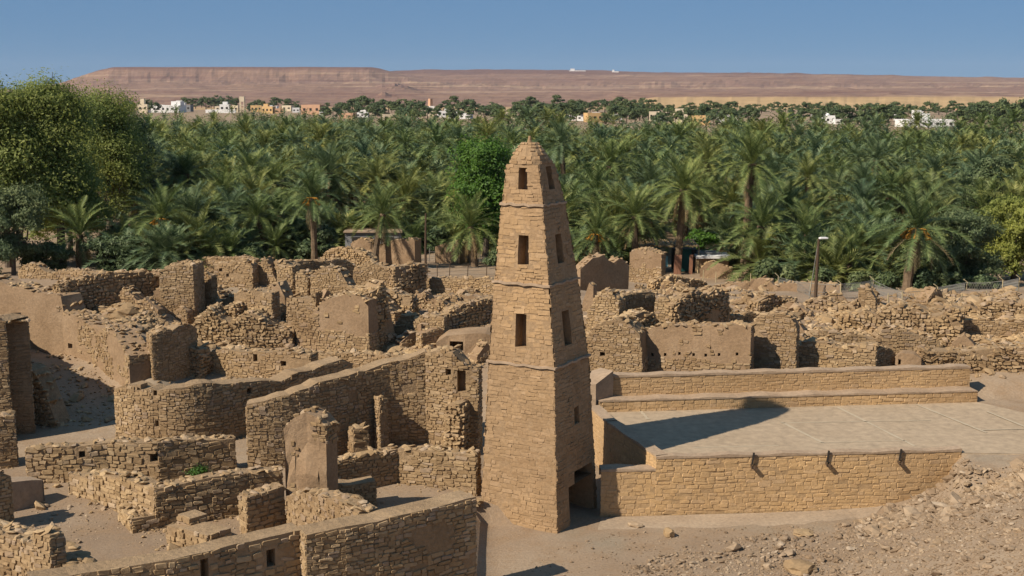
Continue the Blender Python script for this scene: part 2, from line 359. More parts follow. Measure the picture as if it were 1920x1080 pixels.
# ------------------------------------------------------------------ masonry
NT = 12
_tr = np.random.default_rng(3)
TEMPL = []
for k in range(NT):                                   # 8 outer points, 8 front points: an uneven rounded block
    o = np.array([(-.5, -.36), (-.42, -.5), (.42, -.5), (.5, -.36), (.5, .36), (.42, .5), (-.42, .5), (-.5, .36)], float)
    o += _tr.uniform(-.075, .075, o.shape)
    i = o * _tr.uniform(.84, .95) + _tr.uniform(-.035, .035, o.shape)
    zf = 1 + _tr.uniform(-.35, .15, 8)
    TEMPL.append(np.concatenate([np.c_[o, np.full(8, -.35)], np.c_[i, zf]]))
TEMPL = np.array(TEMPL)
ST_SIZES = np.array([4] * 8 + [8])
ST_LOOPS = np.array([j for q in range(8) for j in (q, (q + 1) % 8, 8 + (q + 1) % 8, 8 + q)] + list(range(8, 16)))
STONE_ME = {}
def stone_template(k, matname):
    key = (k, matname)
    if key not in STONE_ME: STONE_ME[key] = raw_mesh('stone', TEMPL[k], ST_SIZES, ST_LOOPS, M[matname])
    return STONE_ME[key]
_ph = (1 + 5 ** .5) / 2
ICO_V = np.array([(-1, _ph, 0), (1, _ph, 0), (-1, -_ph, 0), (1, -_ph, 0), (0, -1, _ph), (0, 1, _ph), (0, -1, -_ph), (0, 1, -_ph), (_ph, 0, -1), (_ph, 0, 1), (-_ph, 0, -1), (-_ph, 0, 1)]) / 1.9
ICO_F = np.array([(0, 11, 5), (0, 5, 1), (0, 1, 7), (0, 7, 10), (0, 10, 11), (1, 5, 9), (5, 11, 4), (11, 10, 2), (10, 7, 6), (7, 1, 8), (3, 9, 4), (3, 4, 2), (3, 2, 6), (3, 6, 8), (3, 8, 9), (4, 9, 5), (2, 4, 11), (6, 2, 10), (8, 6, 7), (9, 8, 1)])
class Rubble:
    """loose lumps: centre, size, collected as one mesh"""
    def __init__(s): s.c = []; s.s = []
    def add(s, c, size): s.c.append(c); s.s.append(size)
    def arrays(s, origin, seed=1):
        r = np.random.default_rng(seed); n = len(s.c)
        if n == 0: return None
        C = np.array(s.c) - origin; S = np.array(s.s)
        V = ICO_V[None] * r.uniform(.72, 1.25, (n, 12, 1)) * .5
        a = r.uniform(0, 6.28, n); ca, sa = np.cos(a), np.sin(a)
        V = V * S[:, None, :]
        ti = r.normal(0, .25, (n, 2))
        z2 = V[..., 2] + V[..., 0] * ti[:, :1] + V[..., 1] * ti[:, 1:]
        x2 = V[..., 0] * ca[:, None] - V[..., 1] * sa[:, None]; y2 = V[..., 0] * sa[:, None] + V[..., 1] * ca[:, None]
        V = np.stack([x2, y2, z2], -1) + C[:, None, :]
        F = (ICO_F[None] + 12 * np.arange(n)[:, None, None]).reshape(-1)
        return V.reshape(-1, 3), np.full(n * 20, 3), F
    def mesh(s, name, mat, origin, seed=1):
        a = s.arrays(origin, seed); return raw_mesh(name, a[0], a[1], a[2], mat) if a else None
class Stones:
    def __init__(s): s.rows = []
    def add(s, c, t, b, n, w, h, d): s.rows.append((*c, *t, *b, *n, w, h, d))
    def emit(s, root, matname, origin, rub=None, min_px=12.0, limit=300, seed=1):
        """the largest stones become children named stone, the rest one joined part"""
        r = np.random.default_rng(seed)
        A = np.array(s.rows, float).reshape(-1, 15); n = len(A); tid = r.integers(0, NT, n); flip = r.choice([-1., 1.], n)
        C = A[:, :3]; T = A[:, 3:6] * A[:, 12:13] * flip[:, None]; B = A[:, 6:9] * A[:, 13:14] * flip[:, None]; Nn = A[:, 9:12] * A[:, 14:15]
        ppm = F_PX / (C[:, 1] * CP + (CAM_H - C[:, 2]) * SP)
        view = np.c_[-C[:, 0], -C[:, 1], CAM_H - C[:, 2]]; view /= np.linalg.norm(view, axis=1)[:, None]
        facing = np.sum(view * A[:, 9:12], 1)
        uu = 960 + C[:, 0] * ppm
        seen = (facing > 0.12) & (uu > -5) & (uu < 1925)
        px = A[:, 12] * ppm * np.where(seen, np.minimum(1, facing * 1.6), 0)
        order = np.argsort(-px); order = order[px[order] >= min_px][:limit]
        single = np.zeros(n, bool); single[order] = True
        for i in order:
            o = bpy.data.objects.new('stone', stone_template(int(tid[i]), matname)); o.parent = root
            c = C[i] - origin
            o.matrix_basis = Matrix(((T[i, 0], B[i, 0], Nn[i, 0], c[0]), (T[i, 1], B[i, 1], Nn[i, 1], c[1]), (T[i, 2], B[i, 2], Nn[i, 2], c[2]), (0, 0, 0, 1)))
            col.objects.link(o)
        k = ~single
        V = TEMPL[tid[k]]
        V = (C[k] - origin)[:, None] + V[..., :1] * T[k][:, None] + V[..., 1:2] * B[k][:, None] + V[..., 2:3] * Nn[k][:, None]
        m = k.sum(); V = V.reshape(-1, 3); S = np.tile(ST_SIZES, m); L = (ST_LOOPS[None] + 16 * np.arange(m)[:, None]).ravel()
        if rub is not None and rub.c:
            rv, rs, rf = rub.arrays(origin, seed); L = np.concatenate([L, rf + len(V)]); V = np.concatenate([V, rv]); S = np.concatenate([S, rs])
        if len(V):
            tag(link('small_stones', raw_mesh('small_stones', V, S, L, M[matname]), root), kind='stuff')
        global N_STONE_OBJ
        N_STONE_OBJ += len(order)
N_STONE_OBJ = 0

def lay(stones, P, L, hfun, n, holes=(), style='rubble', t0=0.0, skip=None, r=rng):
    """courses of stones on a panel. P(s,t) -> point, n outward normal"""
    par = {'rubble': (0.27, 0.108, 0.036, 0.010), 'fine': (0.23, 0.09, 0.032, 0.009), 'big': (0.33, 0.13, 0.042, 0.012), 'neat': (0.34, 0.135, 0.013, 0.006), 'tower': (0.31, 0.12, 0.013, 0.004), 'rough': (0.23, 0.13, 0.095, 0.015)}[style]
    w0, h0, d0, gap = par
    hmax = max(hfun(L * k / 12) for k in range(13))
    t = t0 - r.uniform(0, h0 * .5); n = np.asarray(n, float)
    wseed = int(r.integers(0, 9999))
    rot = {'neat': .025, 'tower': .035, 'rough': .30}.get(style, .09)
    while t < hmax:
        ch = h0 * r.uniform(.65, 1.35); s = -r.uniform(0, w0 * .6)
        while s < L:
            w = w0 * r.uniform(.5, 1.0) if r.random() < .62 else w0 * r.uniform(1.0, 1.7)
            s_, e_ = max(s, -.015 + (r.uniform(-.035, .035) if style == 'tower' else 0)), min(s + w, L + .015 + (r.uniform(-.035, .035) if style == 'tower' else 0))          # cut to the wall's own corners
            w_full = w; w = e_ - s_
            if w < .07: s += w_full + gap; continue
            h = ch * r.uniform(.82, 1.04)
            if r.random() < .07: h *= 1.6
            sc = s_ + w / 2; tc = t + ch / 2 + (0.05 if style not in ('neat', 'tower') else .02) * math.sin(sc * 2.1 + t * 1.7 + wseed) + ch * r.normal(0, .10)
            if -.06 < sc < L + .06 and tc + h * .25 < hfun(min(max(sc, 0), L)):
                ok = True
                for (a, b_, c, d) in holes:
                    if a - w * .42 < sc < b_ + w * .42 and c - h * .42 < tc < d + h * .42: ok = False; break
                if ok and skip is not None and skip(sc, tc): ok = False
                if ok and r.random() > (.06 if style in ('neat', 'tower') else .04):
                    p = P(sc, tc); e = P(sc + .05, tc); q = P(sc, tc + .05)
                    T = np.array(e) - p; T /= np.linalg.norm(T); B = np.array(q) - p; B /= np.linalg.norm(B)
                    an = r.normal(0, rot); ca, sa = math.cos(an), math.sin(an)
                    T2 = T * ca + B * sa; B2 = B * ca - T * sa
                    nn = n + T * r.normal(0, .06) + B * r.normal(0, .06)
                    stones.add(p, T2, B2, nn, w * .97, h * .96, d0 * r.uniform(.55, 1.5))
            s += w_full + gap
        t += ch + gap

class Panel:
    """core surface with openings: columns along s, solid intervals in t"""
    def __init__(s, mb): s.mb = mb
    def strip(s, P, a, b, la, lb, ha, hb):
        k = max(1, min(10, int(round((max(ha, hb) - la) / .5))))
        for q in range(k):
            f, g = q / k, (q + 1) / k
            s.mb.quad(P(a, la + (ha - la) * f), P(b, lb + (hb - lb) * f), P(b, lb + (hb - lb) * g), P(a, la + (ha - la) * g))
    def face(s, P, L, hfun, n, holes=(), step=0.45, jit=0.03, tb=0.0, r=rng):
        xs = sorted(set([0.0, L] + [x for h in holes for x in h[:2] if 0 < x < L]))
        out = [xs[0]]
        for a, b in zip(xs, xs[1:]):
            k = max(1, int(round((b - a) / step))); out += [a + (b - a) * (i + 1) / k for i in range(k)]
        n = np.asarray(n, float)
        for a, b in zip(out, out[1:]):
            mid = (a + b) / 2
            hs = sorted([h for h in holes if h[0] - 1e-6 <= mid <= h[1] + 1e-6], key=lambda h: h[2])
            ha, hb = hfun(a), hfun(b); lo = tb
            for h in hs:
                if h[2] > lo + 1e-4: s.strip(P, a, b, lo, lo, h[2], h[2])
                d = -n * (h[4] if len(h) > 4 else .45)
                A, B_, C, D = P(a, h[2]), P(b, h[2]), P(b, h[3]), P(a, h[3])
                s.mb.quad(A + d, B_ + d, C + d, D + d); s.mb.quad(A, B_, B_ + d, A + d); s.mb.quad(D + d, C + d, C, D)
                if abs(a - h[0]) < 1e-6: s.mb.quad(A, A + d, D + d, D)
                if abs(b - h[1]) < 1e-6: s.mb.quad(B_ + d, B_, C, C + d)
                lo = h[3]
            s.strip(P, a, b, lo, lo, ha, hb)

def profile(L, hs, rag, seed):
    """top line along a wall: heights hs at even fractions (list of (s,h)), ragged in course sized bites"""
    ss = [p[0] for p in hs]; zs = [p[1] for p in hs]
    def f(s):
        k = np.interp(s, ss, zs)
        if AUTO_FACE and rag > .05:                       # ruined ends crumble away
            k -= min(1.0, rag * 4) * (.55 * max(0, 1 - s / .6) * vnoise(seed, 1.5, 2) + .55 * max(0, 1 - (L - s) / .6) * vnoise(seed, 7.5, 2))
        return max(0.15, float(k + rag * (1.5 * (vnoise(s * .9 + 7.3, seed, 5) - .55) + .9 * (vnoise(s * 2.7, seed, 6) - .5))))
    return f

def wall(name, label, pts, thick=0.6, style='rubble', rag=0.14, holes=(), plaster=None, cat='wall', core='mud', mode='B',
         cap=True, both=False, group=None, singles=300, back=True, depth=1.1, shift=0.0, min_px=12.0, seed=None, wig=0.0, face=None, curve=0):
    """a run of wall. mode B: pts (u, v_base, v_top) in picture pixels stood on the ground; T: (u, v_top, z_top); W: (x, y, z_top).
    plaster(sfrac, t, h) -> True keeps that patch bare mud. holes: (u0, u1, v0, v1) in picture pixels on the front face."""
    seed = seed if seed is not None else abs(hash_name(label)) % 9973
    r = np.random.default_rng(seed)
    if style == 'bare' and not wig: wig = .16
    XY = []; ZT = []; ZB = []
    if face is None and AUTO_FACE and mode == 'B':
        w = label.split(); face = 'shade' if ('shaded' in w or 'dark' in w[:2]) else 'front' if 'long' in w else 'lit'
    if face in ('lit', 'front', 'shade') and mode == 'B':
        um = (pts[0][0] + pts[-1][0]) / 2; vm = np.interp(um, [p[0] for p in pts], [p[1] for p in pts]); gm = G(um, vm)
        dirn = {'lit': (1, -.38), 'front': (1, -.06), 'shade': (1, .72)}[face]; new = []
        for p in pts:                                             # stand the run of wall on one straight line through its middle
            c = (p[0] - 960) / F_PX * (CP + (CAM_H - gm[2]) * SP / gm[1]); t = (c * gm[1] - gm[0]) / (dirn[0] - c * dirn[1]); x, y = gm[0] + dirn[0] * t, gm[1] + dirn[1] * t
            new.append((x, y, Zat((x, y, 0), p[2])))
        pts = new; mode = 'W'
    for p in pts:
        if mode == 'B': g = G(p[0], p[1]); XY.append(g[:2]); ZT.append(Zat(g, p[2]))
        elif mode == 'T': g = U(p[0], p[1], p[2]); XY.append(g[:2]); ZT.append(p[2])
        else: XY.append(np.array(p[:2], float)); ZT.append(p[2])
    XY = [np.array(p) for p in XY]
    if curve:                                                     # sweep smoothly through the given points
        A = np.array([[*p, z] for p, z in zip(XY, ZT)])
        for _ in range(2): A[1:-1] = A[1:-1] * .5 + (A[:-2] + A[2:]) * .25
        A = np.concatenate([[2 * A[0] - A[1]], A, [2 * A[-1] - A[-2]]]); out = []
        for i in range(1, len(A) - 2):
            for q in range(curve):
                t = q / curve; p0, p1, p2, p3 = A[i - 1], A[i], A[i + 1], A[i + 2]
                out.append(.5 * (2 * p1 + (p2 - p0) * t + (2 * p0 - 5 * p1 + 4 * p2 - p3) * t * t + (3 * p1 - p0 - 3 * p2 + p3) * t ** 3))
        out.append(A[-2]); XY = [o[:2] for o in out]; ZT = [float(o[2]) for o in out]
    n = len(XY)
    segn = []
    for a, b in zip(XY, XY[1:]):
        d = (b - a) / np.linalg.norm(b - a); nn = np.array([d[1], -d[0]])
        if np.dot(nn, -(a + b) / 2) < 0: nn = -nn
        segn.append(nn)
    vn = []
    for i in range(n):
        m = segn[max(i - 1, 0)] + segn[min(i, n - 2)]; m /= np.linalg.norm(m); vn.append(m / max(.6, np.dot(m, segn[min(i, n - 2)])))
    if shift: XY = [p + v * shift for p, v in zip(XY, vn)]
    ZB = [float(ground0(p[0], p[1])) for p in XY]
    base = np.array([*np.mean(XY, 0), float(np.mean(ZB))])
    root = empty(name, base); tag(root, label, cat, group, 'thing')
    mb = MB(); pan = Panel(mb); st = Stones(); rub = Rubble()
    cum = [0.0]
    for a, b in zip(XY, XY[1:]): cum.append(cum[-1] + float(np.linalg.norm(b - a)))
    tot = cum[-1]; prof = profile(tot, list(zip(cum, ZT)), rag * (1.5 if AUTO_FACE else 1), seed % 97)
    def hole_local(h, a, b, L, zb):
        ga = [U(u, (h[2] + h[3]) / 2, 1.0) for u in h[:2]]
        out = []
        for u in h[:2]:
            d = ray(u, 0)[:2]; dd = np.array([(u - 960) / F_PX, CP])        # plan direction of the picture column, near enough
            e = b - a; det = dd[0] * (-e[1]) - dd[1] * (-e[0])
            sol = np.linalg.solve(np.array([[dd[0], -e[0]], [dd[1], -e[1]]]), a); out.append(sol[1] * L)
        s0, s1 = sorted(out); mid = a + (b - a) * ((s0 + s1) / 2 / L)
        pm = np.array([*mid, 0]); return (s0, s1, Zat(pm, h[3]) - zb, Zat(pm, h[2]) - zb, h[4] if len(h) > 4 else .4)
    for i in range(n - 1):
        a, b = XY[i], XY[i + 1]; L = cum[i + 1] - cum[i]; e = (b - a) / L; nn = segn[i]; n3 = np.array([*nn, 0.0])
        zb = min(ZB[i], ZB[i + 1]) - 0.05
        hf = lambda s, i=i, zb=zb: prof(cum[i] + s) - zb
        wv = (lambda s, t: wig * (vnoise(s * 1.3, t * 1.1, seed) + .5 * vnoise(s * 3.1, t * 2.7, seed) - .75)) if wig else (lambda s, t: 0.0)
        P = lambda s, t, a=a, e=e, zb=zb, nn=nn, i=i: np.array([*(a + e * s + nn * (0.05 * (vnoise((cum[i] + s) * .8, t * .8 + seed, 3) - .5) + wv(cum[i] + s, t))), zb + t])
        hl = []
        for h in holes:
            q = hole_local(h, a, b, L, zb)
            if q[0] > .02 and q[1] < L - .02 and q[2] < hf((q[0] + q[1]) / 2): hl.append(q)
        pan.face(P, L, hf, n3, hl, tb=-depth)
        sk = None
        if plaster is not None: sk = lambda s, t, i=i, hf=hf: plaster((cum[i] + s) / tot, t, hf(s))
        if sk is None: sk = lambda s, t, i=i: vnoise((cum[i] + s) * .75, t * .9 + seed, 41) > .87
        if style != 'bare': lay(st, P, L, hf, n3, [h[:4] for h in hl], style, 0.0, sk, r)
        for q in range(int(L * 7)):                               # crumbs and fallen stones at the foot
            sx = r.uniform(0, L); dd = abs(r.normal(0, .28)) + .02; c = a + e * sx + nn * dd; w = r.lognormal(-2.4, .55)
            rub.add((c[0], c[1], float(ground(c[0], c[1])) + w * .15), (w * 1.3, w, w * .7))
        # back face
        ba, bb = a - vn[i] * thick, b - vn[i + 1] * thick
        Lb = float(np.linalg.norm(bb - ba)); eb = (bb - ba) / Lb
        Pb = lambda s, t, ba=ba, eb=eb, zb=zb: np.array([*(ba + eb * s), zb + t])
        hb = lambda s, hf=hf, L=L, Lb=Lb: hf(s * L / Lb)
        m2 = MB(); Panel(m2).face(Pb, Lb, hb, -n3, (), tb=-depth); mb.add(m2.v, [f[::-1] for f in m2.f])
        if both and style != 'bare': lay(st, lambda s, t, Pb=Pb, Lb=Lb: Pb(Lb - s, t), Lb, lambda s, hb=hb, Lb=Lb: hb(Lb - s), -n3, (), style, 0.0, None, r)
        # top
        k = max(1, int(round(L / .45)))
        for q in range(k):
            s0, s1 = L * q / k, L * (q + 1) / k
            mb.quad(P(s0, hf(s0)), P(s1, hf(s1)), Pb(s1 * Lb / L, hf(s1)), Pb(s0 * Lb / L, hf(s0)))
        if cap:
            s = r.uniform(0, .2)
            while s < L:
                for q in range(max(1, int(thick / .24))):
                    if r.random() < .8:
                        f = (q + r.uniform(.1, .9)) / max(1, int(thick / .24)); c = a + e * s - nn * thick * f; w = r.uniform(.14, .34)
                        rub.add((c[0], c[1], zb + hf(s) + r.uniform(-.03, .03)), (w * 1.3, w, r.uniform(.08, .17)))
                s += r.uniform(.12, .3)
    # ends
    for (i, sgn) in ((0, -1), (n - 1, 1)):
        f = XY[i]; bk = f - vn[i] * thick; seg = min(i, n - 2); d = (XY[seg + 1] - XY[seg]); d = d / np.linalg.norm(d) * sgn
        zb = ZB[i] - 0.05; L = float(np.linalg.norm(bk - f)); h_end = prof(cum[i]) - zb
        p0, p1 = (bk, f) if sgn < 0 else (f, bk)
        e = (p1 - p0) / L
        P = lambda s, t, p0=p0, e=e, zb=zb, d=d: np.array([*(p0 + e * s + d * 0.001), zb + t])
        hf = lambda s, h=h_end: h
        pan.face(P, L, hf, np.array([*d, 0.]), (), tb=-depth)
        sk = None
        if plaster is not None: sk = lambda s, t, i=i, h=h_end: plaster(cum[i] / tot, t, h)
        if style != 'bare': lay(st, P, L, hf, np.array([*d, 0.]), (), style, 0.0, sk, r)
    mb.build('mud_core', M[core], root, origin=base)
    mn = {'neat': 'facade', 'tower': 'tower'}.get(style, 'stone')
    if st.rows or rub.c: st.emit(root, mn, base, rub, min_px, singles, seed)
    return root
def hash_name(s):
    h = 5381
    for ch in s: h = (h * 33 + ord(ch)) & 0x7FFFFFFF
    return h

# ------------------------------------------------------------------ the minaret
E1 = np.array([-0.866, 0.5]); E2 = np.array([0.5, 0.866])
T_LEV = [  # z, scale, centre x shift, centre y
    (0.0, 1.0, .95), (5.47, .825, .92), (8.14, .675, .815), (10.72, .51, .71), (12.02, .385, .63)]
def t_corner(z, k, grow=0.0):
    zs = [l[0] for l in T_LEV]; s = np.interp(z, zs, [l[1] for l in T_LEV]) ; cx = np.interp(z, zs, [l[2] for l in T_LEV])
    bulge = 0.0
    q = [(-1, -1), (1, -1), (1, 1), (-1, 1)][k]        # q0 front corner, q1 left, q2 back, q3 right
    h = 1.5 * s + grow
    return np.array([*(np.array([cx, 40.95]) + E1 * q[0] * h + E2 * q[1] * h), z])
def build_minaret():
    base = np.array([.95, 40.95, 0.0]); root = empty('minaret', base)
    tag(root, 'tall tapering stone minaret with window slots on each storey and a doorway', 'minaret')
    mb = MB(); pan = Panel(mb); st = Stones()
    zl = [-0.6, 5.47, 8.14, 10.72, 12.02]
    # openings: face, z0, z1, fraction range from the left as seen from outside
    holes = {0: [(6.05, 7.15, .41, .59, .5), (8.77, 9.73, .43, .65, .5), (11.22, 11.92, .38, .64, .4)],
             1: [(6.05, 7.2, .36, .58, .5), (8.77, 9.73, .40, .64, .45), (11.2, 11.95, .42, .74, .35), (3.3, 3.9, .5, .66, .5), (-.1, 1.3, .30, .93, 1.0), (1.3, 1.72, .46, .93, .9)]}
    faces = [(1, 0), (0, 3), (3, 2), (2, 1)]              # left corner -> right corner seen from outside
    for fi, (ka, kb) in enumerate(faces):
        for z0, z1 in zip(zl, zl[1:]):
            gr = -0.035 if z0 > 1 else 0
            a0, b0, a1, b1 = t_corner(max(z0, 0), ka, 0), t_corner(max(z0, 0), kb, 0), t_corner(z1, ka, 0), t_corner(z1, kb, 0)
            if z0 < 0: a0[2] = b0[2] = z0
            L = float(np.linalg.norm(b0 - a0)); H = z1 - z0
            nn = np.cross(b0 - a0, a1 - a0); nn /= np.linalg.norm(nn)
            amp = .04
            def P(s, t, a0=a0, b0=b0, a1=a1, b1=b1, L=L, H=H, nn=nn, fi=fi, z0=z0):
                f = t / H; return (a0 + (b0 - a0) * s / L) * (1 - f) + (a1 + (b1 - a1) * s / L) * f + nn * (.07 * (vnoise(s * .9 + fi * 9, (z0 + t) * .9, 8) - .5) + .035 * (vnoise(s * 2.6 + fi * 9, (z0 + t) * 2.6, 9) - .5))
            hl = [(h[2] * L, h[3] * L, h[0] - z0, h[1] - z0, h[4]) for h in holes.get(fi, []) if h[0] >= z0 - .05 and h[1] <= z1 + .05]
            hf = lambda s, H=H: H
            pan.face(P, L, hf, nn, hl, step=.5, tb=0.0)
            lay(st, P, L, hf, nn, [h[:4] for h in hl], 'tower', .6 if z0 < 0 else .03)
    # masonry lining the doorway passage
    # domed cap in shrinking courses
    zs = [12.02, 12.16, 12.30, 12.42, 12.54, 12.64, 12.72]; ks = [.385, .372, .338, .292, .245, .20, .16]
    rings = []
    for z, s in zip(zs, ks):
        f = min(1, (z - 12.02) / .5); c = np.array([np.interp(z, [12.02, 12.72], [.63, .58]), 40.95]); ring = []
        for k in range(16):
            a = 2 * math.pi * (k + .5) / 16; ca, sa = math.cos(a), math.sin(a); sq = 1 / max(abs(ca), abs(sa))
            rr = 1.5 * s * (sq * (1 - f) + (1.08) * f); p = c + E1 * ca * rr + E2 * sa * rr; ring.append(np.array([p[0], p[1], z]))
        rings.append(ring)
    for qi, (r0, r1) in enumerate(zip(rings, rings[1:])):
        for k in range(16):
            a, b, c_, d = r0[k], r0[(k + 1) % 16], r1[(k + 1) % 16], r1[k]
            mb.quad(b, a, d, c_)
            if rng.random() < .3: continue
            fj = rng.uniform(-.4, .4); sh = (b - a) * fj; a, b, c_, d = a + sh, b + sh, c_ + sh, d + sh
            m = (a + b + c_ + d) / 4; T = (b - a); w = np.linalg.norm(T); T = T / w; nn = np.cross(d - a, T); nn /= np.linalg.norm(nn)
            if np.dot(nn[:2], (m[:2] - np.array([.6, 40.95]))) < 0: nn = -nn
            Bv = np.cross(nn, T); 
            if Bv[2] < 0: Bv = -Bv
            st.add(m, T, Bv, nn, w * rng.uniform(.7, 1.15), float(np.linalg.norm(d - a)) * rng.uniform(.6, .95), .03 * rng.uniform(.4, 1.3))
    mb.add(rings[-1], [tuple(range(16))])
    mb.build('mud_core', M['towermud'], root, origin=base)
    st.emit(root, 'tower', base, None, 10, 300, 5)
    f = MB(); f.tube([(.58, 40.95, 12.68), (.58, 40.95, 12.80), (.585, 40.95, 12.93)], [.10, .06, .04], 8); f.build('finial', M['towermud'], root, origin=base)
    # string courses: thin projecting slabs round each storey
    for z, off in ((5.47, .075), (8.14, .08), (10.72, .06)):
        s = MB()
        for ka, kb in ((0, 1), (1, 2), (2, 3), (3, 0)):
            a, b = t_corner(z, ka, off), t_corner(z, kb, off); ia, ib = t_corner(z, ka, -.15), t_corner(z, kb, -.15)
            n = 9
            for q in range(n):
                w0 = .025 * math.sin(q * 2.3 + ka + z); w1 = .025 * math.sin((q + 1) * 2.3 + ka + z)
                if q == 0: w0 = 0
                if q == n - 1: w1 = 0
                p0, p1 = a + (b - a) * q / n, a + (b - a) * (q + 1) / n; i0, i1 = ia + (ib - ia) * q / n, ia + (ib - ia) * (q + 1) / n
                up = np.array([0, 0, .035]); z0 = np.array([0, 0, w0]); z1 = np.array([0, 0, w1])
                s.quad(p0 + z0 + up, i0 + z0 + up * 1.6, i1 + z1 + up * 1.6, p1 + z1 + up); s.quad(p0 + z0 - up, p0 + z0 + up, p1 + z1 + up, p1 + z1 - up)
                s.quad(i0 + z0 - up, p0 + z0 - up, p1 + z1 - up, i1 + z1 - up)
        s.build('string_course', M['cap'], root, origin=base)
    # jambs and floor of the doorway: coursed stones on the far reveal
    s2 = Stones(); a0, b0 = t_corner(0, 0), t_corner(0, 3); L = np.linalg.norm(b0 - a0); ed = (b0 - a0) / L; inn = np.array([-ed[1], ed[0], 0]); inn = inn if np.dot(inn[:2], base[:2] - a0[:2]) > 0 else -inn
    jp = a0 + ed * (.93 * L - .02)
    lay(s2, lambda s, t: jp + inn * (1.0 - s) + np.array([0, 0, t]), .95, lambda s: 1.65, -ed, (), 'rubble')
    jb = tag(empty('door_reveal', (0, 0, 0)), None); jb.parent = root
    s2.emit(jb, 'tower', base, None, 999, 0, 3)
    return root
build_minaret()

# ------------------------------------------------------------------ the mosque building beside it
def build_mosque():
    ZR = 2.0                                    # roof level
    FL = U(1228, 967, 0.0); FL[2] = ZR          # front roof corners stand over the foot of the facade
    FR = U(1797, 951, 0.0); FR[2] = ZR; BR = U(1832, 752, ZR); BL = U(1122, 772, ZR)
    WL = U(1138, 800, ZR + .15)
    base = np.array([9.5, 43.5, 0.0]); root = empty('mosque', base)
    tag(root, 'long low stone mosque with flat plastered roof and three wooden spouts', 'building', None, 'thing')
    r = MB()
    # flat roof of uneven panels, reaching the hill at the right
    XR = U(2000, 850, ZR); XB = U(2050, 800, ZR)
    n = 14
    front = [FL + (FR - FL) * k / n for k in range(n + 1)] + [XR]; bk = [BL + (BR - BL) * k / n for k in range(n + 1)] + [XB]
    for k in range(len(front) - 1):
        for j in range(4):
            q = lambda a, b, f: a + (b - a) * f
            P4 = [q(front[k], bk[k], j / 4), q(front[k + 1], bk[k + 1], j / 4), q(front[k + 1], bk[k + 1], (j + 1) / 4), q(front[k], bk[k], (j + 1) / 4)]
            for p in P4: p[2] = ZR - .03 + .012 * (vnoise(p[0] * .4, p[1] * .4, 4) - .5) - .012 * sstep(15.9, 17.0, p[0])
            r.quad(*P4)
    a_, b_ = front[-2].copy(), front[-1].copy(); a_[2] = b_[2] = ZR - .04; dn = np.array([0, -.12, -.5])
    r.quad(a_ + dn, b_ + dn, b_, a_)
    r.build('roof', M['roof'], root, origin=base)
    # repaired seams on the roof
    def seam(a, b, w=.06):
        m = MB(); k = 14; a = np.array(a); b = np.array(b); d = (b - a)[:2] / np.linalg.norm((b - a)[:2]); nn = np.array([-d[1], d[0]])
        for i in range(k):
            p, q = a + (b - a) * i / k, a + (b - a) * (i + 1) / k
            wa, wb = w * (.5 + vnoise(i * .9, a[0], 2)), w * (.5 + vnoise((i + 1) * .9, a[0], 2))
            o = lambda pt, ww: [pt[0] + nn[0] * ww, pt[1] + nn[1] * ww, ZR - .02]
            m.quad(o(p, -wa), o(q, -wb), o(q, wb), o(p, wa))
        m.build('roof_seam', M['seam'], root, origin=base)
    for (a, b) in (((1570, 762), (1715, 835)), ((1718, 757), (1850, 810)), ((1465, 790), (1545, 830)), ((1850, 770), (1925, 800)), ((1200, 768), (1215, 785))):
        seam(U(*a, ZR), U(*b, ZR))
    for (a, b) in (((1465, 792), (1745, 787)), ((1300, 838), (1460, 834)), ((1530, 829), (1700, 825)), ((1840, 805), (1925, 803))):
        seam(U(*a, ZR), U(*b, ZR), .03)
    # front facade: panel, stones, coping
    def run(pname, a, b, z0, za, zb_, style, nrm, holes=(), capw=.35, mat='facademud', caph=.05, single=300):
        a = np.array(a); b = np.array(b); L = float(np.linalg.norm((b - a)[:2])); e = (b - a)[:2] / L; nn = np.array([*nrm, 0.0])
        P = lambda s, t: np.array([*(a[:2] + e * s), z0 + t]) + nn * .04 * (vnoise(s * .7, t + a[0], 3) - .5)
        hf = lambda s: za + (zb_ - za) * s / L - z0
        m = MB(); Panel(m).face(P, L, hf, nn, holes, tb=0.0)
        sub = m.build(pname, M[mat], root, origin=base)
        st = Stones(); lay(st, P, L, hf, nn, [h[:4] for h in holes], style)
        st.emit(sub, 'facade', base, None, 12, single, 31 + int(a[0] * 7) % 50)
        c = MB(); k = max(2, int(L / .6)); inn = -nn
        for i in range(k):
            s0, s1 = L * i / k, L * (i + 1) / k
            dz = lambda s: np.array([0, 0, caph + .03 * math.sin(s * 3.1)])
            p0, p1 = P(s0, hf(s0)), P(s1, hf(s1)); o = nn * .03
            c.quad(p0 + o + dz(s0), p1 + o + dz(s1), p1 + inn * capw + dz(s1), p0 + inn * capw + dz(s0))
            c.quad(p0 + o - [0, 0, .03], p1 + o - [0, 0, .03], p1 + o + dz(s1), p0 + o + dz(s0))
            c.quad(p1 + inn * capw - [0, 0, .3], p0 + inn * capw - [0, 0, .3], p0 + inn * capw + dz(s0), p1 + inn * capw + dz(s1))
        c.build('coping', M['cap'], sub, origin=base)
        return P
    def off(a, b):
        d = (b - a)[:2] / np.linalg.norm((b - a)[:2]); nn = np.array([d[1], -d[0]]); m = (a + b)[:2] / 2
        return nn if np.dot(nn, -m) > 0 else -nn
    nf = off(FL, FR)
    P = run('facade', FL, FR, -.5, ZR + .05, ZR + .05, 'neat', nf)
    # low wall from the minaret to the facade corner
    A = U(1126, 969, 0.0); run('low_wall', np.array([A[0], A[1], 0]), np.array([FL[0], FL[1] , 0]), -.5, 1.62, 1.62, 'neat', off(np.array([A[0], A[1], 0]), FL), capw=.55)
    # west end wall rising behind it
    W0 = np.array([WL[0], WL[1], 0]); nw = np.array([-.8, -.6])
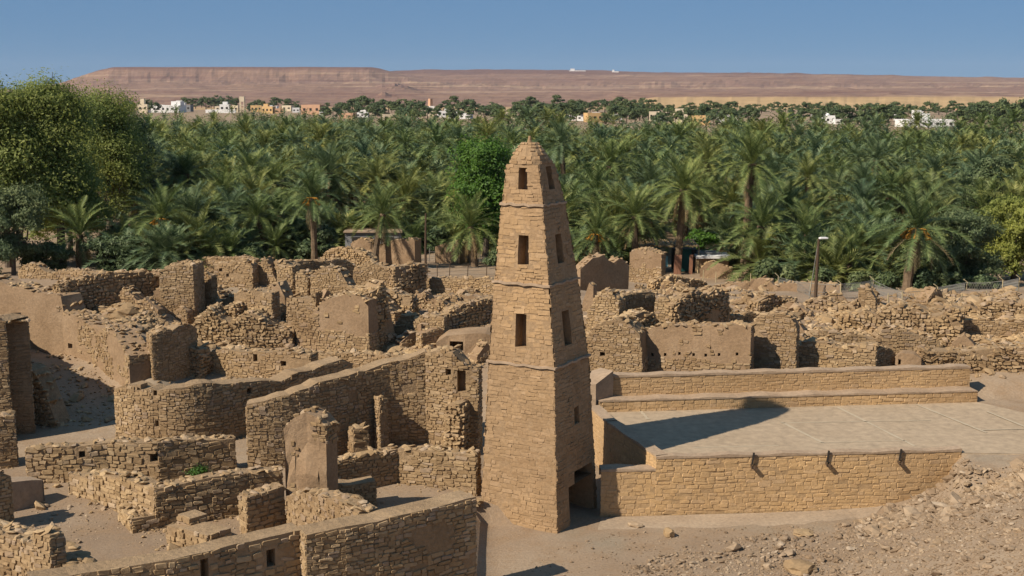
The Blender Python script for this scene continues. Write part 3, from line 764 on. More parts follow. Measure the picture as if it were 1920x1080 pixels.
    run('end_wall', W0, np.array([FL[0] + .02, FL[1] + .05, 0]), .3, ZR + .3, ZR + .1, 'neat', off(W0, FL), capw=.42)
    W1 = U(1105, 772, ZR + .1); run('end_wall', np.array([W1[0], W1[1], 0]), W0, .3, ZR + .3, ZR + .3, 'neat', off(W1, W0), capw=.4)
    # bench along the back of the roof and the tall back parapet
    B0 = np.array(BL); B1 = np.array(BR); nb = off(B0, B1)
    run('bench', B0, B1, ZR - .3, ZR + .42, ZR + .42, 'neat', nb, capw=.75, caph=.03, single=120)
    K0 = B0 + np.array([-nb[0] * .72 + .35, -nb[1] * .72, 0]); K1 = B1 - np.array([*(nb * .72), 0])
    run('back_parapet', K0, K1, ZR - .3, ZR + 1.22, ZR + 1.22, 'neat', nb, capw=.5, single=200)
    # corner box of the back parapet: a little gabled stair head beside the minaret
    q0 = U(1117, 751, ZR + .45); S = np.array([q0[0], q0[1]]); h0 = ZR - .3
    g = MB(); A_, B_, C_, D_ = S, S + [.72, .60], S + [.3, 1.6], S + [-1.3, 1.0]; E_ = S + [-.9, .25]
    hs = {0: ZR + 1.1, 1: ZR + 1.5, 2: ZR + 1.4, 3: ZR + 1.0, 4: ZR + 1.0}; pl = [A_, B_, C_, D_, E_]
    g.add([(p[0], p[1], h0) for p in pl] + [(p[0], p[1], hs[i]) for i, p in enumerate(pl)], [(i, (i + 1) % 5, 5 + (i + 1) % 5, 5 + i) for i in range(5)] + [(5, 6, 7, 8, 9)])
    g.build('stair_head', M['cap'], root, origin=base)
    # three wooden spouts, each with a proud box painted dark for the channel's shade
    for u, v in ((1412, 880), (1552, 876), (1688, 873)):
        t = U(u, v, 1.6); L0 = np.array([FL[0], FL[1]]); e = (FR - FL)[:2] / np.linalg.norm((FR - FL)[:2]); s = np.dot(np.array([t[0], t[1]]) - L0, e)
        p = L0 + e * s; pz = Zat(np.array([p[0], p[1], 0]), v - 8)
        sp = MB(); a = np.array([p[0], p[1], pz]) + np.array([*(-nf * .15), 0.03]); b = np.array([p[0] , p[1], pz]) + np.array([*(nf * .2), -.07])
        sd = np.array([*e, 0.]) * .07; upv = np.array([0, 0, .06])
        for o in (-1, 1):
            sp.add([a + sd * o, b + sd * o, b + sd * o + upv, a + sd * o + upv, a + sd * o * .7, b + sd * o * .7, b + sd * o * .7 + upv, a + sd * o * .7 + upv], [(0, 1, 2, 3), (7, 6, 5, 4), (1, 5, 6, 2), (3, 2, 6, 7), (0, 4, 5, 1)])
        sp.add([a - sd, b - sd, b + sd, a + sd, a - sd - upv * .3, b - sd - upv * .3, b + sd - upv * .3, a + sd - upv * .3], [(0, 3, 2, 1), (4, 5, 6, 7), (1, 2, 6, 5), (0, 1, 5, 4), (3, 7, 6, 2)])
        so = sp.build('spout', M['wood'], root, origin=base)
        ch = MB(); c0 = np.array([p[0], p[1], pz]) + np.array([*(nf * .075), 0]); ch.box(c0 + np.array([0, 0, .25]), (.06, .05, .42), math.atan2(e[1], e[0]), .12); ch.build('channel_shade', M['dark'], so, origin=base)
    return FL, FR
build_mosque()

# ------------------------------------------------------------------ ruined walls, near yards
AUTO_FACE = False
RW = 'ruined_wall'
up = lambda lo: (lambda f, t, h: t > h * (lo + .3 * (vnoise(f * 9., lo * 7, 23) - .5)) and vnoise(f * 14., t * 2.2, 24) < .8)
wall(RW, 'tall shaded stone wall along the street, its broken facing showing loose rubble', [(568, 996, 2.9), (640, 984, 2.9), (700, 972, 2.9), (790, 952, 2.9), (882, 930, 2.9)], .75, 'rubble', .06, mode='T', shift=.25, depth=.8, cap=False)
wall(RW, 'stone wall with two small window slots beside the broken street wall', [(60, 1092, 2.9), (130, 1078, 2.9), (330, 1046, 2.9), (440, 1018, 2.9), (566, 990, 2.9)], .65, 'big', .07, mode='T', depth=.8, holes=[(354, 370, 1048, 1095), (483, 500, 1030, 1062)], cap=False)
wall('masonry_pier', 'square stone pier with a lit narrow end in the lower yard', [(465, 1006, 932), (535, 989, 910)], .5, 'big', .03, cat='pier')
wall(RW, 'low lit stone wall below the tall mud pier, sloping down to the street wall', [(540, 997, 926), (600, 1042, 922), (640, 1072, 938), (676, 1100, 962)], .6, 'rubble', .08)
wall('mud_pier', 'tall eroded mud pier with a ragged top standing in the yard', [(530, 990, 806), (548, 991, 784), (570, 994, 776), (592, 997, 784), (607, 999, 806)], .75, 'rubble', .2, plaster=lambda f, t, h: t > .7 and vnoise(f * 5., t * 1.6, 12) > .32, core='plaster', cat='pier', wig=.22, shift=-.3)
wall(RW, 'shaded rough stone wall with a slot behind the mud pier', [(603, 935, 874), (660, 922, 860), (747, 906, 842)], .5, 'rubble', .06, holes=[(650, 664, 868, 890)])
wall(RW, 'lit stone wall running from the yard corner to the foot of the minaret', [(747, 906, 842), (820, 915, 844), (893, 930, 853)], .5, 'rubble', .06)
wall('stone_bench', 'low shaded stone bench with a smooth capped top', [(610, 958, 905), (660, 955, 909), (705, 950, 900)], .6, 'fine', .04, cat='bench', cap=False)
wall(RW, 'long curved stone wall with a mud capped top and a dark doorway', [(466, 882, 757), (500, 882, 745), (535, 880, 737), (600, 868, 722), (665, 852, 705), (705, 840, 693), (740, 830, 675), (800, 832, 658)], .7, 'rubble', .13, curve=3, holes=[(612, 648, 815, 858, .8)], cap=False)
wall(RW, 'high lit stone wall with square holes near the minaret', [(800, 832, 658), (850, 840, 664), (896, 850, 692)], .8, 'rubble', .22, holes=[(797, 812, 680, 692), (834, 844, 692, 704), (856, 872, 695, 735), (795, 806, 765, 780)])
wall('masonry_pier', 'ragged rubble pier at the foot of the high lit wall', [(842, 842, 760), (872, 850, 740)], .9, 'rough', .25, cat='pier', shift=.3)
wall('masonry_pier', 'short orange stone pier beside the dark doorway', [(655, 862, 800), (682, 858, 796)], .5, 'big', .05, cat='pier', shift=.5)
wall('masonry_pier', 'narrow stone column standing against the curved wall', [(704, 845, 745), (718, 842, 742)], .35, 'fine', .12, cat='pier', shift=.35)
wall(RW, 'rough stone wall with three dark square holes beyond the yard floor', [(52, 908, 843), (120, 905, 838), (205, 900, 831), (300, 902, 829), (380, 890, 824), (442, 882, 820)], .55, 'big', .06, holes=[(266, 281, 850, 866), (364, 384, 842, 857), (130, 142, 846, 858)])
wall(RW, 'low pale stone wall stepping down to the yard floor', [(130, 924, 888), (180, 942, 890), (230, 962, 895), (293, 992, 918)], .6, 'big', .12)
wall(RW, 'low shaded stone wall with big capping blocks beyond the yard floor', [(293, 992, 918), (350, 983, 906), (400, 975, 897), (470, 963, 887), (530, 954, 880)], .55, 'big', .06)
wall('stone_bench', 'low stone step with a lit end at the foot of the low shaded wall', [(248, 1001, 972), (318, 988, 960)], 1.5, 'big', .03, cat='bench')
wall('stone_plinth', 'broad stepped stone plinth standing on the yard floor', [(314, 1020, 986), (350, 1036, 993), (392, 1054, 1004)], .8, 'big', .02, cat='plinth', cap=False)
wall('stone_plinth', 'small square block on the stepped plinth', [(336, 1016, 964), (358, 1026, 973)], .6, 'big', .0, cat='plinth', cap=False)
wall(RW, 'shaded wall end standing over the yard floor', [(-60, 1010, 865), (26, 985, 890)], .7, 'rubble', .1)
wall('mud_block', 'pale plastered mud block against the yard wall', [(20, 960, 905), (84, 940, 900)], .7, 'bare', .05, core='cap', cat='wall', cap=False)
wall(RW, 'low lit corner of stonework carrying a rounded stump', [(-60, 985, 2.3), (40, 1010, 2.3), (95, 1040, 2.3), (150, 1082, 2.3)], .8, 'big', .05, mode='T', depth=1.0)
wall('masonry_pier', 'rounded stump of stonework on the corner wall', [(56, 1000, 3.1), (90, 1004, 3.15), (122, 1001, 3.1)], .6, 'fine', .06, mode='T', cat='pier', depth=.3, shift=-.1)

# tall walls that close the site at the left and throw the long shadow
wall('castle_wall', 'tall dark stone wall end rising above the shadowed yard', [(-27, 43.6, 6.2), (-19.25, 46.2, 5.6), (-21.0, 49.3, 5.0), (-23.3, 53, 4.6), (-26.6, 58, 4.5)], .9, 'rubble', .3, mode='W', both=True)
wall(RW, 'short shaded wall end between the yard floor and the tall dark wall', [(-23, 40.8, 2.9), (-17.9, 43.2, 2.7)], .8, 'rubble', .15, mode='W')

# ------------------------------------------------------------------ ruined walls, middle ground
AUTO_FACE = True
wall(RW, 'long tall mud plastered wall above the shadowed yard', [(-40, 640, 520), (20, 648, 532), (70, 658, 548), (121, 668, 562), (125, 670, 590), (175, 692, 604), (218, 718, 628), (245, 738, 664)], 1.1, 'rubble', .14, core='plaster', plaster=lambda f, t, h: vnoise(f * 26., t * 1.3, 27) < .42 + .5 * (f < .55) + .25 * (t < h * .3), singles=120, holes=[(121, 129, 644, 654)], face='keep')
wall(RW, 'low rubble wall lying in the deep shadow of the tall dark wall', [(22, 800, 690), (70, 795, 690), (112, 830, 790)], .8, 'rough', .2, singles=80)
wall('round_wall', 'broad rounded stone bastion wall, lit at one side and shaded at the other', [(219, 826, 716), (250, 836, 722), (300, 842, 727), (350, 842, 729), (400, 836, 726), (450, 822, 719), (520, 800, 711), (560, 786, 702), (600, 772, 690), (662, 752, 664)], .8, 'rubble', .12, curve=3, holes=[(247, 254, 721, 732), (278, 285, 732, 742), (352, 364, 745, 755), (279, 286, 788, 800), (456, 465, 728, 738)], face='keep', cap=False)
wall(RW, 'lit stone wall with two square holes above the rounded bastion wall', [(388, 726, 657), (440, 722, 655), (500, 718, 658), (582, 708, 660)], .7, 'rubble', .1, holes=[(470, 478, 664, 678), (522, 532, 677, 687)], singles=200)
wall(RW, 'thin stone wall with a plastered inner face running up to the curved wall', [(588, 712, 668), (625, 700, 662), (662, 694, 656)], .5, 'rubble', .1, singles=80)
wall(RW, 'short stone wall beneath the big plastered block', [(664, 712, 660), (710, 712, 664), (760, 700, 668)], .5, 'rubble', .06, singles=100)
wall('ruined_house', 'rounded stone corner of a collapsed house with a dark doorway', [(288, 712, 612), (300, 716, 606), (330, 718, 602), (352, 714, 606), (372, 704, 612)], .8, 'fine', .22, cat='ruin', holes=[(290, 312, 680, 712, .7)], singles=150, face='keep', curve=2)
wall('ruined_house', 'jagged stone jamb beside a tall dark gap', [(352, 712, 650), (378, 715, 645)], .7, 'rough', .3, cat='ruin', singles=80)
wall('ruined_house', 'small recessed ruin wall with two slot holes', [(232, 690, 660), (262, 682, 640), (290, 676, 632)], .5, 'rubble', .2, cat='ruin', plaster=lambda f, t, h: t < h * .5, singles=40)
wall('ruined_house', 'big ruined house block with a plastered upper face', [(558, 664, 610), (600, 668, 572), (610, 668, 558), (650, 668, 553), (692, 666, 556)], 1.4, 'rubble', .1, cat='ruin', core='plaster', plaster=lambda f, t, h: t > h * (.35 + .3 * vnoise(f * 8., 3., 25)) and f > .3 and vnoise(f * 12., t * 2.4, 26) < .8, singles=150)
wall('ruined_house', 'dark rubble core of a collapsed wall beside the plastered block', [(693, 664, 556), (722, 656, 545), (746, 662, 640)], 1.2, 'rough', .35, cat='ruin', singles=100)
wall(RW, 'stone wall with a mud buttress on the middle rise', [(442, 640, 548), (480, 640, 540), (512, 638, 536)], .7, 'rubble', .14, plaster=up(.86), singles=100)
wall('mud_buttress', 'leaning smooth mud buttress on the middle rise', [(511, 606, 524), (524, 610, 520), (536, 610, 548)], .8, 'bare', .08, core='plaster', cat='buttress')
wall('ruined_house', 'ruined house corner with a small square window', [(540, 652, 545), (562, 655, 550), (588, 655, 556), (594, 650, 545)], .6, 'rubble', .22, cat='ruin', holes=[(553, 566, 611, 622)], singles=100)
wall(RW, 'first of four stone wall fingers on the upper rise, next to the mud buttress', [(476, 545, 486), (500, 550, 482), (518, 552, 512)], .7, 'rubble', .2, singles=50)
wall(RW, 'second stone wall finger, between two dark gaps on the upper rise', [(522, 560, 484), (550, 566, 486)], .9, 'rubble', .2, singles=50)
wall(RW, 'third stone wall finger, with a ragged leaning top', [(556, 570, 494), (578, 574, 492)], .9, 'rubble', .25, singles=50)
wall(RW, 'fourth stone wall finger, rounded and broad', [(584, 576, 502), (610, 580, 498), (640, 580, 508), (655, 576, 530)], .8, 'fine', .16, singles=60)
wall(RW, 'long shaded wall behind the stone fingers', [(522, 545, 488), (600, 540, 486), (665, 538, 490)], .5, 'rubble', .1, singles=60)
wall(RW, 'lit stone wall below the mud house walls', [(664, 556, 492), (700, 560, 490), (738, 562, 498)], .6, 'fine', .1, singles=80)
wall(RW, 'dark sided stone wall at the edge of the fenced yard', [(742, 566, 500), (770, 562, 490), (798, 556, 486)], .6, 'rough', .18, singles=60)
wall(RW, 'heaped rubble wall on the crest', [(596, 512, 482), (618, 512, 464), (660, 516, 468), (700, 520, 478)], .9, 'rough', .2, singles=60)
wall(RW, 'jumbled stone wall stepping down below the fingers', [(640, 592, 540), (700, 600, 548), (760, 600, 560), (770, 602, 552)], .8, 'rough', .25, singles=80)
wall(RW, 'lit boundary wall along the near side of the fenced yard', [(798, 556, 522), (850, 558, 516), (900, 560, 524), (935, 562, 526)], .6, 'fine', .12, singles=80)
wall(RW, 'long shaded wall with dark stones near the minaret', [(836, 632, 584), (880, 626, 570), (935, 618, 556)], .6, 'rough', .06, singles=100)
wall(RW, 'lit square wall with a broken top near the minaret', [(776, 642, 592), (806, 645, 588), (832, 648, 590)], .7, 'rubble', .06, singles=80)
wall(RW, 'low plastered wall with a dark notch below the fenced yard', [(764, 592, 572), (820, 586, 560), (900, 580, 552)], .6, 'bare', .06, core='plaster', singles=0)
wall('mud_vault', 'smooth mud vault with a dark triangular opening near the minaret', [(818, 668, 642), (836, 672, 630), (872, 672, 626), (910, 672, 626), (930, 668, 632)], 1.6, 'bare', .02, core='plaster', cat='ruin', cap=False, holes=[(842, 868, 640, 664, .9)], face='front')
wall('ruined_house', 'lit house tower block with one straight edge beside the long rubble wall', [(303, 592, 500), (335, 598, 494), (366, 592, 496)], 1.6, 'fine', .1, cat='ruin', singles=120)
wall('ruined_house', 'thin broken wall leaning beside the lit tower block', [(372, 585, 510), (384, 588, 500), (398, 580, 506)], .5, 'rubble', .3, cat='ruin', singles=40)
wall(RW, 'stone wall with small square holes on the crest next to the stone fingers', [(404, 548, 492), (440, 550, 488), (474, 548, 492)], .6, 'rubble', .12, holes=[(412, 418, 503, 509), (425, 430, 513, 519)], singles=60)
wall(RW, 'long shaded rubble wall across the terrace above the long mud wall', [(112, 580, 528), (180, 582, 520), (240, 584, 512), (302, 588, 503)], .7, 'rough', .12, singles=150)
wall(RW, 'low grey stone wall under the drooping grey green shrub', [(36, 528, 500), (70, 530, 496), (100, 530, 512), (190, 532, 508)], .6, 'rubble', .12, singles=60)
wall(RW, 'low eroded mud wall under the leaning palm', [(190, 535, 516), (230, 532, 512), (300, 530, 508)], .6, 'bare', .12, core='plaster', singles=0)
wall(RW, 'thin crest wall between the lit tower block and the fingers', [(320, 520, 488), (400, 518, 484), (480, 516, 482)], .5, 'rubble', .1, singles=60)
wall(RW, 'broken stone wall crossing the rubble slope below the tower block', [(380, 640, 592), (420, 640, 566), (445, 636, 560)], .7, 'rough', .3, singles=60)
wall('mud_house', 'roofless mud house with a split wall on the crest', [(658, 500, 450), (684, 503, 446), (700, 502, 452)], 1.0, 'bare', .08, core='plaster', cat='ruin')
wall('mud_house', 'second roofless mud house with a tall square corner on the crest', [(706, 502, 462), (740, 504, 450), (778, 500, 450)], 1.2, 'bare', .08, core='plaster', cat='ruin')
wall('mud_house', 'small square mud hut beyond the wire fence', [(816, 492, 462), (838, 494, 456), (862, 490, 458)], 2.2, 'bare', .03, core='plaster', cat='hut', cap=False)

# ------------------------------------------------------------------ ruined walls, right of the minaret
wall('ruined_house', 'bulging lit stone house wall close behind the minaret', [(1100, 706, 612), (1112, 712, 596), (1150, 716, 590), (1198, 720, 600), (1203, 718, 645)], 1.2, 'fine', .22, cat='ruin', holes=[(1126, 1136, 660, 668)], singles=200)
wall('ruined_house', 'upper lit stone wall stepping up behind the minaret', [(1094, 640, 585), (1115, 645, 560), (1140, 648, 548), (1160, 648, 556)], 1.0, 'fine', .25, cat='ruin', singles=100)
wall(RW, 'shaded wall of an open room high behind the plastered wall', [(1160, 632, 552), (1190, 630, 546), (1226, 628, 544)], .6, 'fine', .1, singles=80)
wall('masonry_pier', 'lit stone pier dividing the upper rooms', [(1227, 642, 558), (1246, 646, 552), (1262, 642, 560)], .9, 'fine', .1, cat='pier', singles=60)
wall('masonry_pier', 'squat dark stone block in front of the upper rooms', [(1186, 652, 590), (1206, 655, 584), (1228, 652, 588)], .8, 'rough', .06, cat='pier', singles=40)
wall(RW, 'dark broken wall across the upper rooms beside the lit pier', [(1262, 640, 556), (1300, 640, 550), (1364, 632, 544)], .8, 'rough', .2, singles=80)
wall(RW, 'broad plastered wall with a row of beam holes above bare stone', [(1206, 722, 614), (1260, 722, 610), (1330, 720, 608), (1405, 718, 608)], .8, 'rubble', .05, core='plaster', plaster=up(.52), holes=[(x, x + 5, y, y + 6, .3) for x, y in ((1223, 662), (1247, 662), (1274, 660), (1301, 662), (1324, 663), (1349, 662), (1383, 661))], singles=250)
wall('ruined_house', 'lit stone house wall adjoining the broad plastered wall', [(1406, 716, 604), (1440, 716, 590), (1478, 714, 588), (1490, 712, 612)], .8, 'fine', .18, cat='ruin', singles=150)
wall(RW, 'low shaded wall above the house wall', [(1360, 612, 590), (1420, 612, 588), (1425, 610, 590)], .6, 'fine', .1, singles=40)
wall(RW, 'dark square ended wall near the mud parapet', [(1422, 596, 562), (1455, 594, 556), (1492, 590, 554)], .6, 'rough', .1, singles=50)
wall('mud_wall', 'leaning mud wall with a shadowed notch above the tumbled wall', [(1462, 640, 588), (1490, 650, 596), (1520, 662, 625)], .6, 'bare', .15, core='plaster')
wall(RW, 'tumbled stone wall below the leaning mud wall', [(1494, 712, 640), (1530, 712, 632), (1570, 712, 640), (1640, 708, 650)], .9, 'rubble', .25, singles=150)
wall(RW, 'dark ended stone wall beside the mud niche', [(1630, 706, 660), (1660, 702, 654), (1680, 700, 660)], .8, 'fine', .14, singles=60)
wall('mud_niche', 'small rounded mud niche with a dark slot', [(1676, 702, 664), (1690, 704, 658), (1712, 704, 660), (1726, 700, 668)], .7, 'bare', .05, core='plaster', cat='ruin', cap=False, holes=[(1691, 1696, 674, 684, .4)])
wall(RW, 'long low tumbled wall beyond the end of the mosque roof', [(1726, 700, 662), (1790, 700, 655), (1860, 700, 648), (1960, 702, 640)], .9, 'rough', .25, singles=120)
wall(RW, 'slumped terrace wall below the low wire fence', [(1560, 640, 596), (1620, 645, 590), (1700, 640, 584), (1800, 640, 592)], .9, 'rough', .3, singles=100)
wall(RW, 'higher slumped terrace wall under the fence posts', [(1640, 606, 578), (1700, 606, 570), (1780, 606, 572)], .8, 'rough', .22, singles=60)
wall(RW, 'broad eroded bank wall under the tamarisk shrubs', [(1800, 610, 574), (1850, 612, 556), (1960, 616, 556)], 1.0, 'rough', .3, singles=80)
wall('masonry_pier', 'tall ragged stone pier stump in front of the wire fence', [(1608, 600, 540), (1624, 604, 532), (1640, 600, 545)], .7, 'fine', .14, cat='pier', singles=50)
wall(RW, 'low tumbled wall between the pier stump and the dark wall', [(1500, 596, 572), (1550, 600, 565), (1605, 604, 560)], .8, 'rough', .25, singles=60)
wall('ruined_house', 'lone lit house corner of stone with a plastered top below the palms', [(1180, 528, 472), (1210, 530, 468), (1239, 526, 474)], 1.3, 'fine', .06, cat='ruin', plaster=up(.55), core='plaster', singles=60)
wall('mud_wall', 'tall dark eroded mud wall behind the minaret', [(1088, 552, 505), (1110, 555, 478), (1130, 552, 470), (1150, 550, 490), (1178, 545, 486)], .7, 'bare', .25, core='plaster')
wall('mud_wall', 'broken mud wall with a dark gap close to the minaret', [(1092, 590, 540), (1104, 592, 508), (1112, 590, 520)], .6, 'rubble', .3, plaster=up(.3), core='plaster', singles=20)
wall(RW, 'dark oval rubble ring below the sheds', [(1226, 540, 524), (1270, 542, 518), (1325, 540, 524)], .6, 'rough', .08, singles=40)
wall('mud_wall', 'low crumbling mud wall in front of the white shed roof', [(1312, 520, 496), (1350, 522, 494), (1372, 520, 500)], .5, 'bare', .12, core='plaster')
wall('mud_wall', 'thin mud parapet running below the skirted palm', [(1330, 556, 538), (1400, 552, 530), (1448, 548, 518)], .5, 'bare', .1, core='plaster')
wall('mud_wall', 'straight reddish mud bank behind the fence posts', [(1450, 556, 532), (1520, 558, 532), (1575, 560, 534)], .6, 'bare', .08, core='plaster')

wall('collapsed_wall', 'steep collapsed rubble face above the lit stone wall with two square holes', [(352, 664, 612), (400, 662, 590), (450, 660, 600), (500, 660, 594), (545, 660, 612)], 1.6, 'rough', .3, face='front', singles=150)
wall(RW, 'ragged stone wall filling the slope under the mud buttress', [(388, 612, 566), (430, 612, 548), (470, 612, 556), (520, 612, 570)], .9, 'rubble', .25, face='lit', singles=60)
wall(RW, 'ragged stone wall below the four stone fingers', [(600, 612, 556), (640, 610, 540), (690, 610, 548), (740, 610, 566)], .9, 'fine', .25, face='lit', singles=60)
wall(RW, 'ragged stone wall between the big plastered block and the lit square wall', [(742, 636, 596), (770, 636, 590), (800, 634, 602)], .8, 'rubble', .25, face='lit', singles=40)
wall(RW, 'long ragged wall across the tumbled slope above the mud niche', [(1500, 668, 630), (1580, 668, 622), (1680, 668, 632), (1760, 668, 624)], 1.0, 'rubble', .3, face='front', singles=100)
wall(RW, 'ragged wall high on the tumbled slope under the tamarisks', [(1760, 640, 596), (1830, 640, 590), (1930, 640, 600)], 1.0, 'fine', .3, face='front', singles=60)
_fr = np.random.default_rng(909)
def fragments(n, u0, u1, v0, v1, label, group):
    for k in range(n):
        u = u0 + (u1 - u0) * (k + _fr.uniform(0, 1)) / n; v = _fr.uniform(v0, v1); w = _fr.uniform(22, 58); h = _fr.uniform(16, 46); sk = _fr.choice(['lit', 'lit', 'lit', 'shade', 'front'])
        wall('wall_fragment', label, [(u - w / 2, v, v - h * _fr.uniform(.4, 1)), (u - w * .1, v, v - h), (u + w * .2, v, v - h * _fr.uniform(.6, 1)), (u + w / 2, v, v - h * _fr.uniform(.25, .8))], _fr.uniform(.45, .8),
             str(_fr.choice(['rubble', 'fine', 'rough'])), .2, face=str(sk), group=group, singles=12, seed=2000 + int(u * 7 + v), plaster=(lambda f, t, h: t > h * .6) if _fr.random() < .25 else None, core='plaster')
fragments(56, 300, 800, 540, 652, 'ragged wall fragment in the crowded upper ruins beside the stone fingers', 'wall fragments of the upper ruins')
fragments(12, 780, 925, 560, 700, 'ragged wall fragment between the fenced yard and the high lit wall', 'wall fragments near the minaret')
fragments(9, 130, 320, 560, 600, 'ragged wall fragment on the terrace above the long mud wall', 'wall fragments of the terrace')
fragments(22, 1105, 1480, 545, 606, 'ragged wall fragment above the broad plastered wall', 'wall fragments above the plastered wall')
fragments(38, 1420, 1915, 576, 695, 'ragged wall fragment on the tumbled slope below the wire fence', 'wall fragments of the tumbled slope')

# ------------------------------------------------------------------ rubble, loose rocks, kerb path
def in_poly(px, py, poly):
    c = False; j = len(poly) - 1
    for i in range(len(poly)):
        if (poly[i][1] > py) != (poly[j][1] > py) and px < (poly[j][0] - poly[i][0]) * (py - poly[i][1]) / (poly[j][1] - poly[i][1]) + poly[i][0]: c = not c
        j = i
    return c
def scatter_xy(poly, n, r):
    """points spread over the ground patch whose corners show at the given pixels"""
    W = [G(*p)[:2] for p in poly]; x0, y0 = np.min(W, 0); x1, y1 = np.max(W, 0); out = []
    while len(out) < n:
        p = (r.uniform(x0, x1), r.uniform(y0, y1))
        if in_poly(*p, W): out.append(p)
    return np.array(out)
def heap(label, poly, n, size, mat='stone', seed=1, name='rubble'):
    r = np.random.default_rng(seed); P = scatter_xy(poly, n, r); Z = ground(P[:, 0], P[:, 1]); rub = Rubble()
    for (x, y), z in zip(P, Z):
        s = size * r.lognormal(-.45, .62)
        if vnoise(x * .5, y * .5, seed) < .3 and r.random() < .7: continue
        rub.add((x, y, z + s * .12), (s * 1.25, s, s * .6))
    o = link(name, rub.mesh(name, M[mat], np.zeros(3), seed)); tag(o, label, 'rubble', kind='stuff')
heap('stony rubble covering the slope below the mosque', [(1150, 1078), (1300, 1020), (1640, 968), (1800, 890), (1930, 862), (1930, 1078)], 9500, .075, 'slope', seed=2)
heap('coarse rubble along the crest of the stony slope', [(1560, 1010), (1660, 965), (1760, 915), (1850, 880), (1930, 866), (1930, 930), (1700, 990)], 3600, .13, 'slope', seed=3)
heap('scattered pebbles on the street beside the minaret', [(890, 1075), (1130, 1000), (1500, 985), (1500, 1078)], 900, .05, 'slope', seed=4)
heap('rubble tumbled between the ruins on the middle rise', [(340, 650), (400, 590), (560, 585), (560, 655)], 4200, .2, seed=5)
heap('stones strewn over the terrace by the long mud wall', [(130, 600), (180, 585), (310, 585), (300, 640), (230, 640)], 2000, .2, seed=6)
heap('stones strewn across the upper ruins', [(290, 600), (330, 530), (600, 500), (800, 500), (800, 560), (640, 600)], 6000, .2, seed=7)
heap('tumbled stones covering the rise behind the mosque', [(1410, 700), (1430, 600), (1600, 570), (1900, 560), (1930, 690)], 5200, .24, seed=8)
heap('tumbled stones around the rooms behind the minaret', [(1110, 690), (1150, 560), (1420, 545), (1420, 610), (1200, 640)], 1600, .22, seed=9)
heap('stones lying in the shadowed yard', [(20, 800), (30, 690), (120, 690), (215, 720), (215, 800)], 500, .16, seed=10)
heap('stones strewn between the middle walls', [(380, 760), (390, 720), (760, 690), (900, 700), (900, 640), (700, 650)], 1600, .15, seed=11)
heap('crumbs of stone on the yard floors', [(40, 1010), (60, 945), (250, 930), (530, 950), (880, 930), (700, 960), (330, 1035)], 1000, .055, 'slope', seed=12)
_rr = np.random.default_rng(77)
def rock(label, u, v, w, h, mat='stone', group=None, name='rock', turn=0.0):
    g = G(u, v); n = 2; V = ICO_V * .5; e = {}
    vs = [p for p in V]; fs = []
    for f in ICO_F:                                                     # one subdivision
        m = []
        for a, b in ((f[0], f[1]), (f[1], f[2]), (f[2], f[0])):
            k = (min(a, b), max(a, b))
            if k not in e: e[k] = len(vs); q = (vs[a] + vs[b]) / 2; vs.append(q / np.linalg.norm(q) * .55)
            m.append(e[k])
        fs += [(f[0], m[0], m[2]), (f[1], m[1], m[0]), (f[2], m[2], m[1]), (m[0], m[1], m[2])]
    vs = np.array(vs) * _rr.uniform(.75, 1.2, (len(vs), 1)); vs = np.clip(vs, -.5, .46) * np.array([w, w * _rr.uniform(.6, .9), h]) * 1.15
    me = raw_mesh(name, vs, np.full(len(fs), 3), np.array(fs).ravel(), M[mat])
    o = link(name, me); o.location = (g[0], g[1], float(ground(g[0], g[1])) + h * .38); o.rotation_euler = (0, 0, _rr.uniform(0, 6))
    tag(o, label, 'rock', group); return o
rock('flat tan rock lying alone on the street near the doorway', 1191, 988, .5, .14)
rock('reddish rock beside a dark twig on the street', 1254, 1006, .34, .3)
rock('big yellowish boulder half sunk in the stony slope', 1500, 1070, .9, .3)
rock('pink rock at the edge of the stony slope under the facade', 1506, 1002, .6, .14)
rock('white limestone block at the foot of the wall behind the roof', 1453, 706, .55, .5, 'pale')
rock('white limestone lump by the tumbled wall beyond the roof end', 1782, 688, .6, .42, 'pale')
for u, v, w in ((885, 950, .4), (896, 962, .35)): rock('flat stone step by the gap beside the minaret', u, v, w, .18, group='stones beside the minaret')
for k in range(46):
    u = _rr.uniform(1380, 1915); v = _rr.uniform(max(905, 985 - (u - 1560) * .33), 1070); w = _rr.uniform(.13, .3)
    rock('loose tan rock on the stony slope', u, v, w, w * _rr.uniform(.4, .7), 'slope', group='loose rocks on the slope')
# pale beaten kerb strip at the foot of the facade
pm = MB()
ps = [((1128, 972), (1120, 992)), ((1300, 966), (1300, 990)), ((1450, 962), (1450, 984)), ((1560, 958), (1565, 978)), ((1655, 955), (1640, 972))]
Pp = [(U(*a, 0.0), U(*b, 0.0)) for a, b in ps]
def drape(p, dz): return np.array([p[0], p[1], float(ground(p[0], p[1])) + dz])
for (a, b), (c, d) in zip(Pp, Pp[1:]):
    for i in range(8):
        for j in range(4):
            q = lambda f, g: drape((a * (1 - g) + b * g) * (1 - f) + (c * (1 - g) + d * g) * f + np.array([0, (.35 if g > .9 else 0) * (vnoise(((a * (1 - f) + c * f)[0]) * 1.7, 3.1, 6) - .5), 0]), .018 * (1.1 - g))
            pm.quad(q(i / 8, (j + 1) / 4), q((i + 1) / 8, (j + 1) / 4), q((i + 1) / 8, j / 4), q(i / 8, j / 4))
tag(pm.build('path', M['pathsoil'], smooth=True), 'pale beaten strip along the foot of the facade', None, kind='structure')

